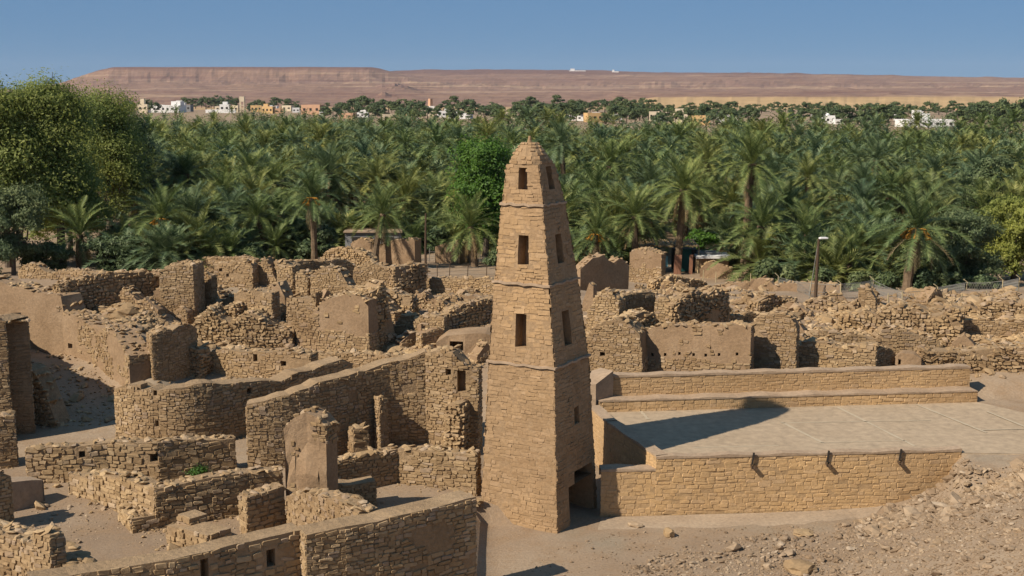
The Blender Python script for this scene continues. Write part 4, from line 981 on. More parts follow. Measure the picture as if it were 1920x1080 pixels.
# ------------------------------------------------------------------ date palms
def frond_geo(elev, length, droop, npairs, r, leafw=.075, leafl=.62, k=9):
    """a feather leaf in the XZ plane starting at the origin: verts, tris"""
    t = np.linspace(0, 1, k); ang = elev - droop * t ** 1.4
    dx, dz = np.cos(ang), np.sin(ang)
    px = np.concatenate([[0], np.cumsum((dx[1:] + dx[:-1]) / 2)]) / (k - 1) * length; pz = np.concatenate([[0], np.cumsum((dz[1:] + dz[:-1]) / 2)]) / (k - 1) * length
    V = []; F = []
    for i in range(k):                                                    # rachis: flat strip
        w = .045 * (1 - .8 * t[i]); V += [(px[i], -w, pz[i]), (px[i], w, pz[i])]
    for i in range(k - 1): F += [(2 * i, 2 * i + 1, 2 * i + 3), (2 * i, 2 * i + 3, 2 * i + 2)]
    for q in range(npairs):
        f = .12 + .88 * (q + .5) / npairs; x = np.interp(f, t, px); z = np.interp(f, t, pz); a = np.interp(f, t, ang)
        l = leafl * (math.sin(math.pi * (.12 + .80 * f)) ** .8) * r.uniform(.8, 1.1)
        fw = np.array([math.cos(a), 0, math.sin(a)]); upv = np.array([-math.sin(a), 0, math.cos(a)])
        for s in (-1, 1):
            d = fw * r.uniform(.55, .85) + np.array([0, s, 0]) * .75 + upv * r.uniform(.1, .45); d /= np.linalg.norm(d)
            b = len(V); p = np.array([x, 0, z]); tip = p + d * l + np.array([0, 0, -.10 * l])
            V += [tuple(p - fw * leafw * .5), tuple(p + fw * leafw * .5), tuple(tip)]
            F.append((b, b + 1, b + 2))
    return np.array(V, float), np.array(F, int)
def rotz(V, a, off=(0, 0, 0)):
    c, s = math.cos(a), math.sin(a); return np.c_[V[:, 0] * c - V[:, 1] * s, V[:, 0] * s + V[:, 1] * c, V[:, 2]] + np.array(off)
def tri_mesh(name, parts, mat):
    V = []; F = []; b = 0
    for v, f in parts: V.append(v); F.append(f + b); b += len(v)
    V = np.concatenate(V); F = np.concatenate(F); return raw_mesh(name, V, np.full(len(F), 3), F.ravel(), mat)
_pr = np.random.default_rng(11)
def frond_plan(k, n, R, r):
    f = k / n                                   # inner young leaves stand up, outer ones hang
    el = math.radians(84 - 112 * f ** 1.05 + r.normal(0, 6)); dr = math.radians(20 + 55 * (1 - abs(f - .45)) + r.normal(0, 8))
    return el, dr, R * r.uniform(.85, 1.1) * (1 - .12 * (f < .12)), k * 2.39996 + r.normal(0, .15)
FROND_ME = [tri_mesh('frond', [frond_geo(math.radians(84 - 112 * (k / 10) ** 1.05), 3.1, math.radians(20 + 55 * (1 - abs(k / 10 - .45))), 34, _pr)], M['palm']) for k in range(11)]
DRY_ME = [tri_mesh('dry_frond', [frond_geo(math.radians(-38 - 12 * k), 2.6, math.radians(38), 18, _pr, .06, .4)], M['palm_dry']) for k in range(4)]
CROWN_ME = [tri_mesh('crown', [(rotz(v, a), f) for (v, f), a in [((lambda p: (frond_geo(p[0], p[2], p[1], 22, _pr, .10), p[3]))(frond_plan(k, 44, 3.0, _pr))) for k in range(44)]], M[['palm', 'palm_grey', 'palm_warm'][q % 3]]) for q in range(9)]
SKIRT_ME = [tri_mesh('dry_fronds', [(rotz(frond_geo(math.radians(-_pr.uniform(25, 75)), _pr.uniform(1.4, 2.6), math.radians(35), 12, _pr, .08, .35)[0], k * 2.4), frond_geo(0, 1, 0, 12, _pr)[1]) for k in range(n)], M['palm_dry']) for n in (8, 14, 22)]
def trunk_mesh(h, r):
    m = MB(); n = max(6, int(h * 2.2)); lx, ly = r.normal(0, .25), r.normal(0, .25); pts = []; rad = []
    for k in range(n + 1):
        f = k / n; pts.append((lx * f * f, ly * f * f, -.5 + (h + .5) * f)); rad.append((.27 - .06 * f) * (1.12 if k % 2 else .95) * (1.25 if f > .93 else 1))
    m.tube(pts, rad, 9); return m.mesh('trunk', M['bark']), (lx, ly)
TRUNKS = {h: [trunk_mesh(h, _pr) for _ in range(2)] for h in (1.0, 2.5, 4.0, 5.0, 6.0, 7.0, 8.0)}
DATES = MB()
for k in range(9):
    a = k * 2.4; DATES.tube([(0, 0, .1), (.45 * math.cos(a), .45 * math.sin(a), .05), (.75 * math.cos(a), .75 * math.sin(a), -.45)], [.03, .05, .16], 6)
DATES_ME = DATES.mesh('date_bunch', plain_material('ripe_dates', (0.42, 0.20, 0.03), .6, .6, 12))
def palm(x, y, h, label, group=None, size=1.0, near=False, skirt=None, dates=False):
    z = float(ground(x, y)); o = empty('date_palm', (x, y, z - .05), _pr.uniform(0, 6.28)); tag(o, label, 'palm', group); o.rotation_euler = (_pr.normal(0, .05), _pr.normal(0, .06), o.rotation_euler[2])
    hk = min(TRUNKS, key=lambda q: abs(q - h)); tm, (lx, ly) = TRUNKS[hk][_pr.integers(0, 2)]
    t = link('trunk', tm, o); t.scale = (size, size, h / hk)
    top = (lx * size, ly * size, h - .05)
    if near:
        n = 40
        for k in range(n):
            f = k / n; c = link('frond', FROND_ME[min(10, int(f * 11))], o); c.location = top; c.rotation_euler = (_pr.normal(0, .08), _pr.normal(0, .1), k * 2.39996 + _pr.normal(0, .12)); c.scale = (size * _pr.uniform(.85, 1.12),) * 3
        for k in range(14 if skirt is None else skirt):
            c = link('dry_frond', DRY_ME[k % 4], o); c.location = (top[0], top[1], top[2] - .15); c.rotation_euler = (0, _pr.normal(0, .15), k * 2.4 + _pr.normal(0, .3)); c.scale = (size * _pr.uniform(.7, 1.05),) * 3
    else:
        c = link('crown', CROWN_ME[_pr.integers(0, 9)], o); c.location = top; c.rotation_euler = (_pr.normal(0, .07), _pr.normal(0, .07), _pr.uniform(0, 6.28)); c.scale = (size, size, size * _pr.uniform(.9, 1.1))
        if _pr.random() < .85:
            s = link('dry_fronds', SKIRT_ME[_pr.integers(0, 3)], o); s.location = top; s.scale = (size * .9,) * 3
    if dates:
        d = link('date_bunches', DATES_ME, o); d.location = top; d.scale = (size,) * 3
    return o
def palm_at(u, vc, vb, label, R=None, **kw):
    """crown centre at pixel (u, vc), foot at row vb"""
    g = G(u, vb); h = Zat(g, vc) - g[2]; return palm(g[0], g[1], h, label, size=kw.pop('size', 1.0), **kw), g
SPOTS = []
for (u, vc, vb, sz, dates, sk, lab) in [
    (295, 410, 506, 1.15, True, 8, 'large date palm with orange fruit beside the lit tower block'),
    (150, 440, 508, 1.05, False, 16, 'leaning date palm with hanging dry fronds and bare trunks below'),
    (520, 462, 492, .85, False, 6, 'small young palm just behind the long crest wall'),
    (890, 425, 500, 1.1, False, 20, 'wide palm with drooping pale fronds behind the square mud hut'),
    (1270, 350, 512, 1.05, False, 20, 'tall palm with a bare straight trunk rising in front of the sheds'),
    (1400, 420, 520, 1.15, False, 44, 'palm with a long skirt of hanging dry fronds by the sheds'),
    (1118, 440, 520, .9, True, 14, 'shorter palm with orange fruit stalks close behind the minaret'),
    (1395, 305, 515, 1.2, False, 10, 'tallest star shaped palm above the skirted palm'),
    (1700, 430, 545, 1.2, True, 18, 'bushy palm with yellowing fronds behind the wire fence'),
    (1590, 480, 535, .95, False, 6, 'low palm with bright fronds sprouting behind the lamp pole'),
    (1505, 440, 530, 1.0, False, 14, 'palm standing just behind the lamp pole'),
    (410, 470, 505, .8, False, 4, 'short palm bush between the large fruit palm and the crest wall'),
    (590, 370, 500, 1.0, True, 12, 'palm with orange fruit stalks deep in the grove behind the crest wall'),
    (700, 400, 505, 1.0, False, 12, 'palm over the dark gap behind the roofless mud houses'),
    (1190, 405, 515, 1.0, False, 18, 'palm with brown skirt between the minaret and the sheds')]:
    o, g = palm_at(u, vc, vb, lab, size=sz, near=True, skirt=sk, dates=dates); SPOTS.append((g[0], g[1]))
_gr = np.random.default_rng(5)
def thin_crown(r, n, pairs):
    out = []
    for k in range(n):
        el, dr, L, a = frond_plan(k, n, 3.0, r); v, f = frond_geo(el, L, dr, pairs, r, .26, .62, 4); out.append((rotz(v, a), f))
    b = 0; V = []; F = []
    for v, f in out: V.append(v); F.append(f + b); b += len(v)
    return np.concatenate(V), np.concatenate(F)
MID_CROWN = [thin_crown(_gr, 34, 9) for _ in range(5)]
FAR_CROWN = [thin_crown(_gr, 26, 5) for _ in range(4)]
cand = []
yy = 84.0
while yy < 620:
    st_ = 4.0 if yy < 330 else 5.5
    for x in np.arange(-.46 * yy - 6, .46 * yy + 6, st_):
        px_, py_ = x + _gr.uniform(-1.7, 1.7), yy + _gr.uniform(-1.7, 1.7); uu = 960 + px_ / (py_ * CP + CAM_H * SP) * F_PX
        lim = np.interp(uu, [0, 260, 500, 800, 1000, 1250, 1500, 1920], [300, 300, 305, 275, 262, 262, 255, 250]) * (1 + .12 * (vnoise(uu / 60., 3.3) - .5))
        if py_ > lim: continue
        if py_ < np.interp(uu, [0, 300, 430, 560, 640, 800, 940, 1080, 1240, 1320, 1420, 1600, 1750, 1920], [92, 92, 92, 94, 108, 112, 104, 96, 96, 110, 92, 84, 90, 90]): continue
        if any((px_ - a) ** 2 + (py_ - b) ** 2 < 8 for a, b in SPOTS): continue
        h = np.interp(py_, [84, 96, 115, 180, 600], [1.6, 2.6, 3.9, 4.9, 4.9]) + _gr.normal(0, 1.5) * (.6 + .4 * (py_ > 110))
        if uu > 1650 and py_ < 105: continue
        if uu < 230 and py_ < 125: continue
        cand.append((px_, py_, max(.9, h), uu))
    yy += st_ * .95
for k in range(150):                                   # offshoots and young palms fringing the ruins
    uu = _gr.uniform(230, 1800); y = np.interp(uu, [230, 430, 640, 940, 1080, 1320, 1420, 1600, 1800], [89, 90, 104, 100, 94, 104, 90, 82, 84]) + _gr.uniform(0, 14)
    x = (uu - 960) / F_PX * (y * CP + CAM_H * SP)
    if any((x - a) ** 2 + (y - b) ** 2 < 3 for a, b in SPOTS) or 1190 < uu < 1380 and y < 108 or 640 < uu < 930 and y < 108: continue
    cand.append((x, y, _gr.uniform(.15, 1.5), uu))
cand.sort(key=lambda c: c[1])
inview = [c for c in cand if -40 < c[3] < 1960]
GROVE = 'date palms of the dense grove'
single = inview[:284]; keep = set(id(c) for c in single)
for (x, y, h, uu) in single:
    palm(x, y, h, 'date palm in the dense green grove beyond the ruins', GROVE, _gr.uniform(.95, 1.35), skirt=0)
parts = {'palm': [], 'palm_grey': [], 'palm_warm': []}
for c in cand:
    if id(c) in keep: continue
    x, y, h, uu = c; v, f = MID_CROWN[_gr.integers(0, 5)] if y < 230 else FAR_CROWN[_gr.integers(0, 4)]; s = _gr.uniform(.8, 1.3); z = float(ground(x, y))
    parts[['palm', 'palm_grey', 'palm_warm'][_gr.integers(0, 3)]].append((rotz(v * s, _gr.uniform(0, 6.28), (x, y, z + h)), f))
for k, lab in (('palm', 'far palms of the oasis merging into one green mass'), ('palm_grey', 'far blue green palms of the oasis'), ('palm_warm', 'far dusty yellow green palms of the oasis')):
    o = link('palm_grove', tri_mesh('palm_grove', parts[k], M[k])); tag(o, lab, 'palms', kind='stuff')

# ------------------------------------------------------------------ broad trees and shrubs
def leaf_cloud(lobes, n, leaf, r, elong=2.2, droop=0.0):
    """leaf shaped quads through the volume of the lobes; lobes (x, y, z, rx, ry, rz)"""
    lobes = np.array(lobes, float); vol = (lobes[:, 3] * lobes[:, 4] * lobes[:, 5]) ** (2 / 3.); w = vol / vol.sum()
    li = r.choice(len(lobes), n, p=w); L = lobes[li]
    d = r.normal(size=(n, 3)); d /= np.linalg.norm(d, axis=1)[:, None]; d[:, 2] = np.where(d[:, 2] < -.3, -d[:, 2] * .6, d[:, 2])
    tw = np.stack([vnoise(d[:, 0] * 3 + li * 3.7, d[:, 1] * 3 + d[:, 2] * 2.3, 71), ], 0)[0]
    rad = (.5 + .52 * r.random(n) ** .7) * (.45 + 1.0 * tw)
    C = L[:, :3] + d * L[:, 3:6] * rad[:, None]
    nn = d + np.array([0, 0, .25]) + r.normal(0, .38, (n, 3)); nn /= np.linalg.norm(nn, axis=1)[:, None]
    t = np.cross(nn, r.normal(size=(n, 3))); t[:, 2] -= droop; t /= np.linalg.norm(t, axis=1)[:, None]; b = np.cross(nn, t)
    s = leaf * r.uniform(.6, 1.4, n)[:, None]
    V = np.stack([C - t * s * elong * .5, C + b * s * .5, C + t * s * elong * .5, C - b * s * .5], 1).reshape(-1, 3)
    return V, np.arange(4 * n)
def tree(name, label, x, y, lobes, n, leaf, mat, cat='tree', group=None, elong=2.2, droop=0.0, seed=1, trunk_r=.25, bare=0):
    r = np.random.default_rng(seed); z = float(ground(x, y)); o = empty(name, (x, y, z)); tag(o, label, cat, group)
    V, L = leaf_cloud(lobes, n, leaf, r, elong, droop)
    link('crown', raw_mesh('crown', V, np.full(n, 4), L, M[mat]), o)
    m = MB(); top = max(l[2] for l in lobes)
    m.tube([(0, 0, -.4), (.1, 0, top * .22), (.15, .1, top * .5)], [trunk_r, trunk_r * .8, trunk_r * .5], 8)
    for l in lobes[:9]:
        a = np.array([.12, .05, top * r.uniform(.2, .5)]); b = np.array(l[:3]); mid = (a + b) / 2 + r.normal(0, .25, 3)
        m.tube([a, mid, b, b + (b - mid) * .5], [trunk_r * .45, trunk_r * .3, trunk_r * .16, trunk_r * .04], 6)
    link('trunk', m.mesh('trunk', M['bark2']), o); return o
def blob_lobes(w, h, n, r, z0=.25, dep=None):
    """uneven heap of lobes about w wide and h high"""
    out = []
    for k in range(n):
        f = r.random() ** .8; zz = h * (z0 + (1 - z0) * f * .88); wid = w * .5 * math.sqrt(max(.06, 1 - (max(0, f - .3) / .75) ** 2)); a = r.uniform(0, 6.28); q = r.random() ** .5 * .8
        rr = h * r.uniform(.06, .17) + .3; out.append((math.cos(a) * wid * q, math.sin(a) * (dep or w) / w * wid * q, zz, rr * 1.15, rr * 1.15, rr * .9))
    return out
_tr2 = np.random.default_rng(31)
def tree_px(name, label, u0, u1, vt, vb, mat, n, leaf, lobes=26, seed=1, dist=None, **kw):
    """a tree whose crown spans u0..u1 and reaches row vt, standing where row vb meets the ground"""
    g = G((u0 + u1) / 2, vb)
    if dist is not None: d = ray((u0 + u1) / 2, 400); g = np.array([d[0] / d[1] * dist, dist, 0]); g[2] = float(ground0(g[0], g[1]))
    s = 1 / px_per_m(g); w = (u1 - u0) * s; h = Zat(g, vt) - g[2]; r = np.random.default_rng(seed)
    lo = blob_lobes(w, h, lobes, r, kw.pop('z0', .2), kw.pop('dep', w * .8)); return tree(name, label, g[0], g[1], lo, n, leaf, mat, seed=seed, **kw)
tree_px('broad_tree', 'tall olive green tree rising above the palms behind the long mud wall', 40, 180, 150, 505, 'olive', 70000, .105, 70, 41, dist=100, trunk_r=.4)
tree_px('broad_tree', 'slim dusty green tree standing at the edge of the tall olive tree', -40, 58, 138, 505, 'olive', 30000, .12, 48, 42, dist=97, trunk_r=.3)
tree_px('broad_tree', 'darker tree with a bare twig top beside the tall olive tree', 150, 255, 168, 505, 'olive', 48000, .10, 55, 43, dist=112, trunk_r=.35)
tree_px('broad_tree', 'dark green rounded tree at the rim of the palm grove', 205, 290, 215, 500, 'farleaf', 22000, .12, 24, 44, dist=118, trunk_r=.3)
tree_px('broad_tree', 'low bright olive tree below the tall olive tree', 50, 205, 292, 505, 'olive', 44000, .095, 48, 45, dist=104, trunk_r=.25)
tree_px('shrub_tree', 'drooping grey green shrub over the low grey stone wall', -60, 95, 350, 512, 'tamarisk', 32000, .09, 26, 46, dist=90, trunk_r=.2, droop=.6)
tree_px('broad_tree', 'bright green tree close beside the minaret top', 866, 952, 268, 470, 'bright', 34000, .11, 34, 47, dist=102, trunk_r=.3)
tree_px('shrub_tree', 'bright green bush beside the shed roof', 1280, 1345, 430, 512, 'bright', 6000, .12, 14, 48, dist=101, trunk_r=.15)
tree_px('shrub_tree', 'big grey green tamarisk behind the wire fence', 1745, 1870, 385, 552, 'tamarisk', 40000, .09, 30, 49, dist=84, trunk_r=.2, droop=.5, z0=.08)
tree_px('shrub_tree', 'yellow green bushy tree spreading past the end of the fence', 1825, 1990, 365, 556, 'olive', 40000, .09, 30, 50, dist=90, trunk_r=.25, droop=.5, z0=.08)
tree_px('shrub_tree', 'dark leafy bush between the yellowing palm and the tamarisk', 1700, 1790, 440, 548, 'farleaf', 9000, .14, 16, 51, dist=88, trunk_r=.2, z0=.1)
tree_px('shrub_tree', 'feathery green tree covering the palms above the tamarisks', 1800, 1960, 285, 540, 'tamarisk', 30000, .12, 26, 52, dist=112, trunk_r=.25)
tree_px('shrub_tree', 'thicket of dark bushes at the back of the fenced yard', 795, 850, 430, 486, 'farleaf', 5000, .14, 12, 53, dist=108, trunk_r=.12, z0=.08)
tree_px('shrub_tree', 'dark undergrowth bush behind the crest wall', 560, 640, 425, 492, 'farleaf', 7000, .14, 16, 54, dist=100, trunk_r=.12, z0=.08)
tree_px('shrub_tree', 'dark bush in the shade of the leaning palm', 185, 260, 420, 512, 'farleaf', 7000, .14, 16, 55, dist=102, trunk_r=.12, z0=.08)
for k, (u, vt, w, mt) in enumerate([(1440, 492, 50, 'farleaf'), (1480, 500, 44, 'tamarisk'), (1545, 505, 46, 'farleaf'), (1625, 512, 60, 'tamarisk'), (1665, 505, 50, 'farleaf'), (1735, 505, 60, 'farleaf'), (1790, 515, 56, 'tamarisk'), (1850, 520, 60, 'tamarisk'), (1060, 480, 40, 'farleaf'), (1150, 475, 50, 'farleaf'), (470, 468, 50, 'farleaf'), (360, 470, 50, 'farleaf'), (940, 455, 50, 'farleaf'), (15, 440, 90, 'tamarisk'), (100, 455, 80, 'farleaf'), (185, 450, 70, 'farleaf'), (235, 440, 60, 'farleaf'), (60, 470, 60, 'farleaf')]):
    tree_px('scrub_bush', ['dusty scrub bush along the edge of the palm grove', 'dark scrub bush along the edge of the palm grove'][mt == 'farleaf'], u - w / 2, u + w / 2, vt, 540, mt, 5000, .1, 12, 300 + k, dist=80 if u > 1400 else 92, trunk_r=.06, z0=.05, cat='bush', group=['dusty scrub bushes', 'dark scrub bushes'][mt == 'farleaf'])
tree_px('shrub_tree', 'small green weed on the sandy strip by the dark holed wall', 355, 382, 881, 893, 'bright', 700, .035, 6, 56, trunk_r=.01, cat='plant', z0=.1)

# ------------------------------------------------------------------ sheds, fences, poles
def shed():
    g = G(1255, 512); x, y, z = g[0], g[1] + .6, g[2]; s = 1 / px_per_m(g); o = empty('shed', (x, y, z)); tag(o, 'ramshackle shed with a palm thatch roof, turquoise panel and dark teal door', 'shed')
    X = lambda u: (u - 1255) * s; Zp = lambda v: Zat(np.array([x, y, z]), v) - z
    m = MB(); m.box((X(1222), 1.0, Zp(480) / 2), ((1245 - 1200) * s, 2.0, Zp(480))); m.build('side_room', M['mud'], o)
    m = MB(); m.box((X(1247), -.05, (Zp(480) + Zp(500)) / 2), (13 * s, .06, Zp(480) - Zp(500))); m.build('panel', M['turq'], o)
    m = MB(); m.box((X(1288), .4, Zp(468) / 2), (22 * s, .08, Zp(468))); m.build('door', M['teal'], o)
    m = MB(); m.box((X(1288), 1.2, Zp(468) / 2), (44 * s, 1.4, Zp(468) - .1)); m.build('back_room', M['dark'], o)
    for u in (1309, 1268): m = MB(); m.tube([(X(u), -.4, -.2), (X(u) + .05, -.4, Zp(463))], [.05, .04], 6); m.build('post', M['fence'], o)
    r = MB(); rr = np.random.default_rng(2)
    for k in range(46):
        u = 1196 + k * 2.5; r.tube([(X(u), -.9 + rr.normal(0, .12), Zp(459) + rr.normal(0, .05)), (X(u) + rr.normal(0, .15), 2.0, Zp(455) + rr.normal(0, .06))], [.07, .05], 5)
    r.build('thatch_roof', M['palm_dry'], o)
    for u, c in ((1265, 'rust'), (1272, 'rust'), (1293, 'rust')): m = MB(); m.box((X(u), -1.2, .75), (6.5 * s, .05, 1.5), 0, .03); m.build('door_leaf', M[c], o)
shed()
def low_shed():
    g = G(1340, 515); s = 1 / px_per_m(g); o = empty('shed', (g[0], g[1] + 1.5, g[2])); tag(o, 'low shed with a white painted roof edge behind the crumbling mud wall', 'shed')
    m = MB(); m.box((0, .6, .55), (62 * s, 1.6, 1.1)); m.build('wall', M['mud'], o)
    m = MB(); m.box((.05, .5, 1.22), (66 * s, 2.1, .22), .02); m.build('roof', M['white'], o)
    m = MB(); m.box((-.2, .7, 1.45), (44 * s, 1.2, .1), -.03); m.build('roof_sheet', M['grey'], o)
low_shed()
def block_house():
    g = G(700, 478); s = 1 / px_per_m(g); o = empty('block_house', (g[0], g[1], g[2])); tag(o, 'grey concrete block house wall behind the roofless mud houses', 'building')
    h = Zat(g, 436) - g[2]; m = MB(); m.box((0, 2, h / 2 - .3), (105 * s, 4, h + .6)); m.build('wall', M['grey'], o)
    m = MB(); m.box((0, 2, h + .06), (110 * s, 4.4, .12)); m.build('roof', M['cap'], o)
    for u in (-30, 28): m = MB(); m.box((u * s, -.02, h * .6), (.9, .06, .8)); m.build('window', M['dark'], o)
block_house()
def shaft(name, label, u, vb, vt, r0, mat, lamp=False, cat='pole'):
    g = G(u, vb); h = Zat(g, vt) - g[2]; o = empty(name, g); tag(o, label, cat)
    m = MB(); m.tube([(0, 0, -.4), (.02, 0, h * .5), (.06, 0, h)], [r0, r0 * .85, r0 * .6], 8); m.build('shaft', M[mat], o)
    if lamp:
        m = MB(); m.tube([(.05, 0, h - .1), (.1, -.15, h + .05), (.25, -.3, h + .08)], [.03, .03, .03], 6); m.build('bracket', M['wire'], o)
        m = MB(); m.box((.2, -.38, h + .09), (.42, .22, .07), .2); m.box((.2, -.38, h + .12), (.3, .15, .04), .2); m.build('lamp_head', M['white'], o)
        m = MB(); m.tube([(-.4, 0, -.2), (.02, 0, h * .93)], [.02, .02], 5); m.build('stay_wire', M['wire'], o)
shaft('lamp_pole', 'brown wooden pole carrying a white lamp head by the wire fence', 1528, 576, 448, .10, 'wood', True)
shaft('utility_pole', 'dark slender pole at the corner of the fenced yard', 798, 512, 400, .1, 'wood')
shaft('wooden_post', 'short grey wooden post beside the lamp pole', 1544, 560, 535, .09, 'wood')
def fence(label, pts, vh, mat='fence', bent=False, rails=(.15, .5, .95), mesh=True):
    P = [G(u, v) for u, v in pts]; base = P[0]; o = empty('wire_fence', base); tag(o, label, 'fence')
    H = [Zat(p, v - vh) - p[2] for p, (u, v) in zip(P, pts)]; r = np.random.default_rng(len(pts))
    tops = []
    for p, h in zip(P, H):
        q = p - base; m = MB(); h *= r.uniform(.9, 1.08); l = r.normal(0, .05); tops.append((q, h))
        pts_ = [(q[0], q[1], q[2] - .3), (q[0] + l, q[1], q[2] + h * .85), (q[0] + l - (.22 if bent else 0), q[1], q[2] + h)]
        m.tube(pts_, [.035, .03, .028], 6); m.build('post', M[mat], o)
    for (a, ha), (b, hb) in zip(tops, tops[1:]):
        for f in rails:
            m = MB(); c = a + np.array([0, 0, ha * f * .85]); d = b + np.array([0, 0, hb * f * .85]); mid = (c + d) / 2 - np.array([0, 0, .06]); m.tube([c, mid, d], [.014, .014, .014], 4, False); m.build('wire', M['wire'], o)
        if mesh:
            m = MB(); n = max(4, int(np.linalg.norm(b - a) / .14))
            for k in range(n):
                for sgn in (0, 1):
                    f0, f1 = k / n, min(1, (k + 3) / n)
                    if sgn: f0, f1 = f1, f0
                    c = a + (b - a) * f0 + np.array([0, 0, .05]); d = a + (b - a) * f1 + np.array([0, 0, min(ha, hb) * .83]); m.tube([c, d], [.006, .006], 3, False)
            m.build('chain_link', M['wire'], o)
fence('tall chain link fence with bent yellow posts in front of the palms', [(1458, 552), (1518, 562), (1576, 564), (1636, 558), (1692, 576), (1754, 570), (1808, 558), (1878, 560), (1908, 552)], 38, bent=True)
fence('low wire fence with short posts on the slumped terrace', [(1664, 572), (1706, 574), (1735, 578), (1770, 576), (1782, 590), (1802, 572), (1850, 566)], 22, mesh=False, rails=(.4, .9))
fence('wire fence around the bare yard behind the dark pole', [(800, 520), (820, 522), (842, 522), (876, 520), (912, 520), (936, 520)], 26, 'wood', mesh=False, rails=(.3, .9))
fence('thin wire fence between the dark pole and the square mud hut', [(804, 490), (830, 490), (862, 492), (880, 492), (900, 492), (940, 492)], 24, 'wire')
fence('single file of yellow posts on the crest behind the minaret', [(1155, 548), (1318, 528), (1342, 530), (1408, 534), (1458, 548)], 22, mesh=False, rails=())

# ------------------------------------------------------------------ the far town
def house(label, u0, u1, vt, vb, mat, n_win=3, depth=None, cat='building', dome=False, group=None, upper=None, name='town_house'):
    g = G((u0 + u1) / 2, vb); s = 1 / px_per_m(g); w = (u1 - u0) * s; h = max(1.5, Zat(g, vt) - g[2]); d = depth or max(4, w * .7)
    o = empty(name, (g[0], g[1], g[2]), random.uniform(-.25, .25)); tag(o, label, cat, group, 'thing')
    m = MB(); m.box((0, d / 2, h / 2 - .5), (w, d, h + 1)); m.build('wall', M[mat], o)
    t = .28; m = MB()
    for c, sz in (((0, .14, h + .25), (w + .1, t, .5)), ((0, d - .14, h + .25), (w + .1, t, .5)), ((-w / 2 + .14, d / 2, h + .25), (t, d - .6, .5)), ((w / 2 - .14, d / 2, h + .25), (t, d - .6, .5))): m.box(c, sz)
    m.build('parapet', M[mat], o)
    for k in range(n_win):
        x = w * ((k + .5) / n_win - .5); f = MB(); f.box((x, -.02, h * .58), (min(1.4, w / n_win * .45), .16, min(1.5, h * .3))); f.build('window', M['dark'], o)
    if upper:
        a, b, hh = upper; m = MB(); m.box((w * (a + b) / 2, d * .5, h + hh / 2 + .3), (w * (b - a), d * .5, hh + .6)); m.build('upper_room', M[mat], o)
    if dome:
        m = MB(); m.tube([(0, d * .4, h), (0, d * .4, h + .6), (0, d * .4, h + 1.2), (0, d * .4, h + 1.6)], [1.0, 1.05, .7, .1], 12); m.build('dome', M['white'], o, True)
    return o
B = house
B('long white walled compound in the far town below the mesa', 276, 336, 199, 211, 'white', 7, upper=(.2, .5, 2.5))
B('pale cream house with a stair tower in the far town', 258, 277, 197, 211, 'cream', 2, upper=(-.3, .1, 3.5))
B('white two storey house above the white compound', 326, 347, 194, 207, 'white', 3, upper=(-.3, .2, 1.5))
B('greyish house standing beside the white compound', 340, 358, 198, 209, 'grey', 2)
B('square white house with a roof room near the water tower', 412, 430, 197, 210, 'white', 2, upper=(-.2, .3, 1.6))
B('long low white yard wall before the square white house', 385, 442, 207, 212, 'white', 0, 1.5)
B('pale grey house beside the square white house', 430, 447, 199, 210, 'cream', 2)
B('yellow house beyond the water tower', 470, 490, 199, 210, 'ochre', 3)
B('orange house beside the yellow house', 490, 512, 201, 213, 'ochre', 3, upper=(-.4, 0, 1.5))
B('small pink house by the orange house', 514, 532, 205, 213, 'salmon', 2)
B('big plain salmon building with three windows in the far town', 564, 601, 198, 215, 'salmon', 3)
B('flat brown building half hidden by palms', 635, 662, 214, 223, 'salmon', 2)
B('white house beside the flat brown building', 668, 690, 212, 221, 'white', 3)
B('cream house standing in the palms below the big trees', 718, 742, 216, 225, 'cream', 2)
B('mud coloured house next to the cream house', 745, 775, 218, 228, 'salmon', 2)
B('long white shed roofed house near the stone tower', 838, 882, 215, 223, 'white', 4)
B('small white house among dark trees', 820, 836, 210, 220, 'white', 2)
B('bare brown walls at the edge of the grove', 890, 920, 228, 239, 'salmon', 1)
B('plain cream house at the grove edge behind the minaret', 949, 971, 212, 224, 'cream', 2)
B('cream house with a stepped roof rising out of the palms', 1019, 1052, 236, 247, 'cream', 3, upper=(-.35, .2, 1.0))
B('ochre villa with tall windows in the grove', 1101, 1140, 214, 229, 'ochre', 4)
B('white house close to the ochre villa', 1082, 1100, 217, 227, 'white', 2)
B('pale turquoise house beyond the ochre villa', 1143, 1166, 217, 227, 'white', 3)
B('tall cream house between dark trees', 1217, 1250, 211, 227, 'cream', 4)
B('beige stepped villa in the grove', 1262, 1294, 214, 231, 'cream', 3, upper=(-.4, .1, 1.8))
B('golden house beside the beige villa', 1297, 1331, 219, 235, 'ochre', 3)
B('white house next to the golden house', 1348, 1366, 216, 229, 'white', 2)
B('white house with a sloping yard wall in the grove', 1369, 1389, 216, 230, 'white', 2)
B('white mosque with a small dome beyond the palms', 1538, 1566, 219, 232, 'white', 3, dome=True)
B('low white annexe beside the domed mosque', 1566, 1587, 226, 233, 'white', 2)
B('long white compound beyond the palms under the tan cliff', 1700, 1790, 227, 239, 'white', 7, upper=(-.2, .05, 2.2))
B('brown building peeping over the dark shrubs', 1795, 1818, 206, 222, 'salmon', 2)
B('pale pavilion with a white domed tank rising from the grove', 1349, 1371, 258, 275, 'cream', 1, dome=True)
B('long beige garden wall beside the domed pavilion', 1284, 1346, 264, 275, 'cream', 0, 1.2)
_hs = np.random.default_rng(66)
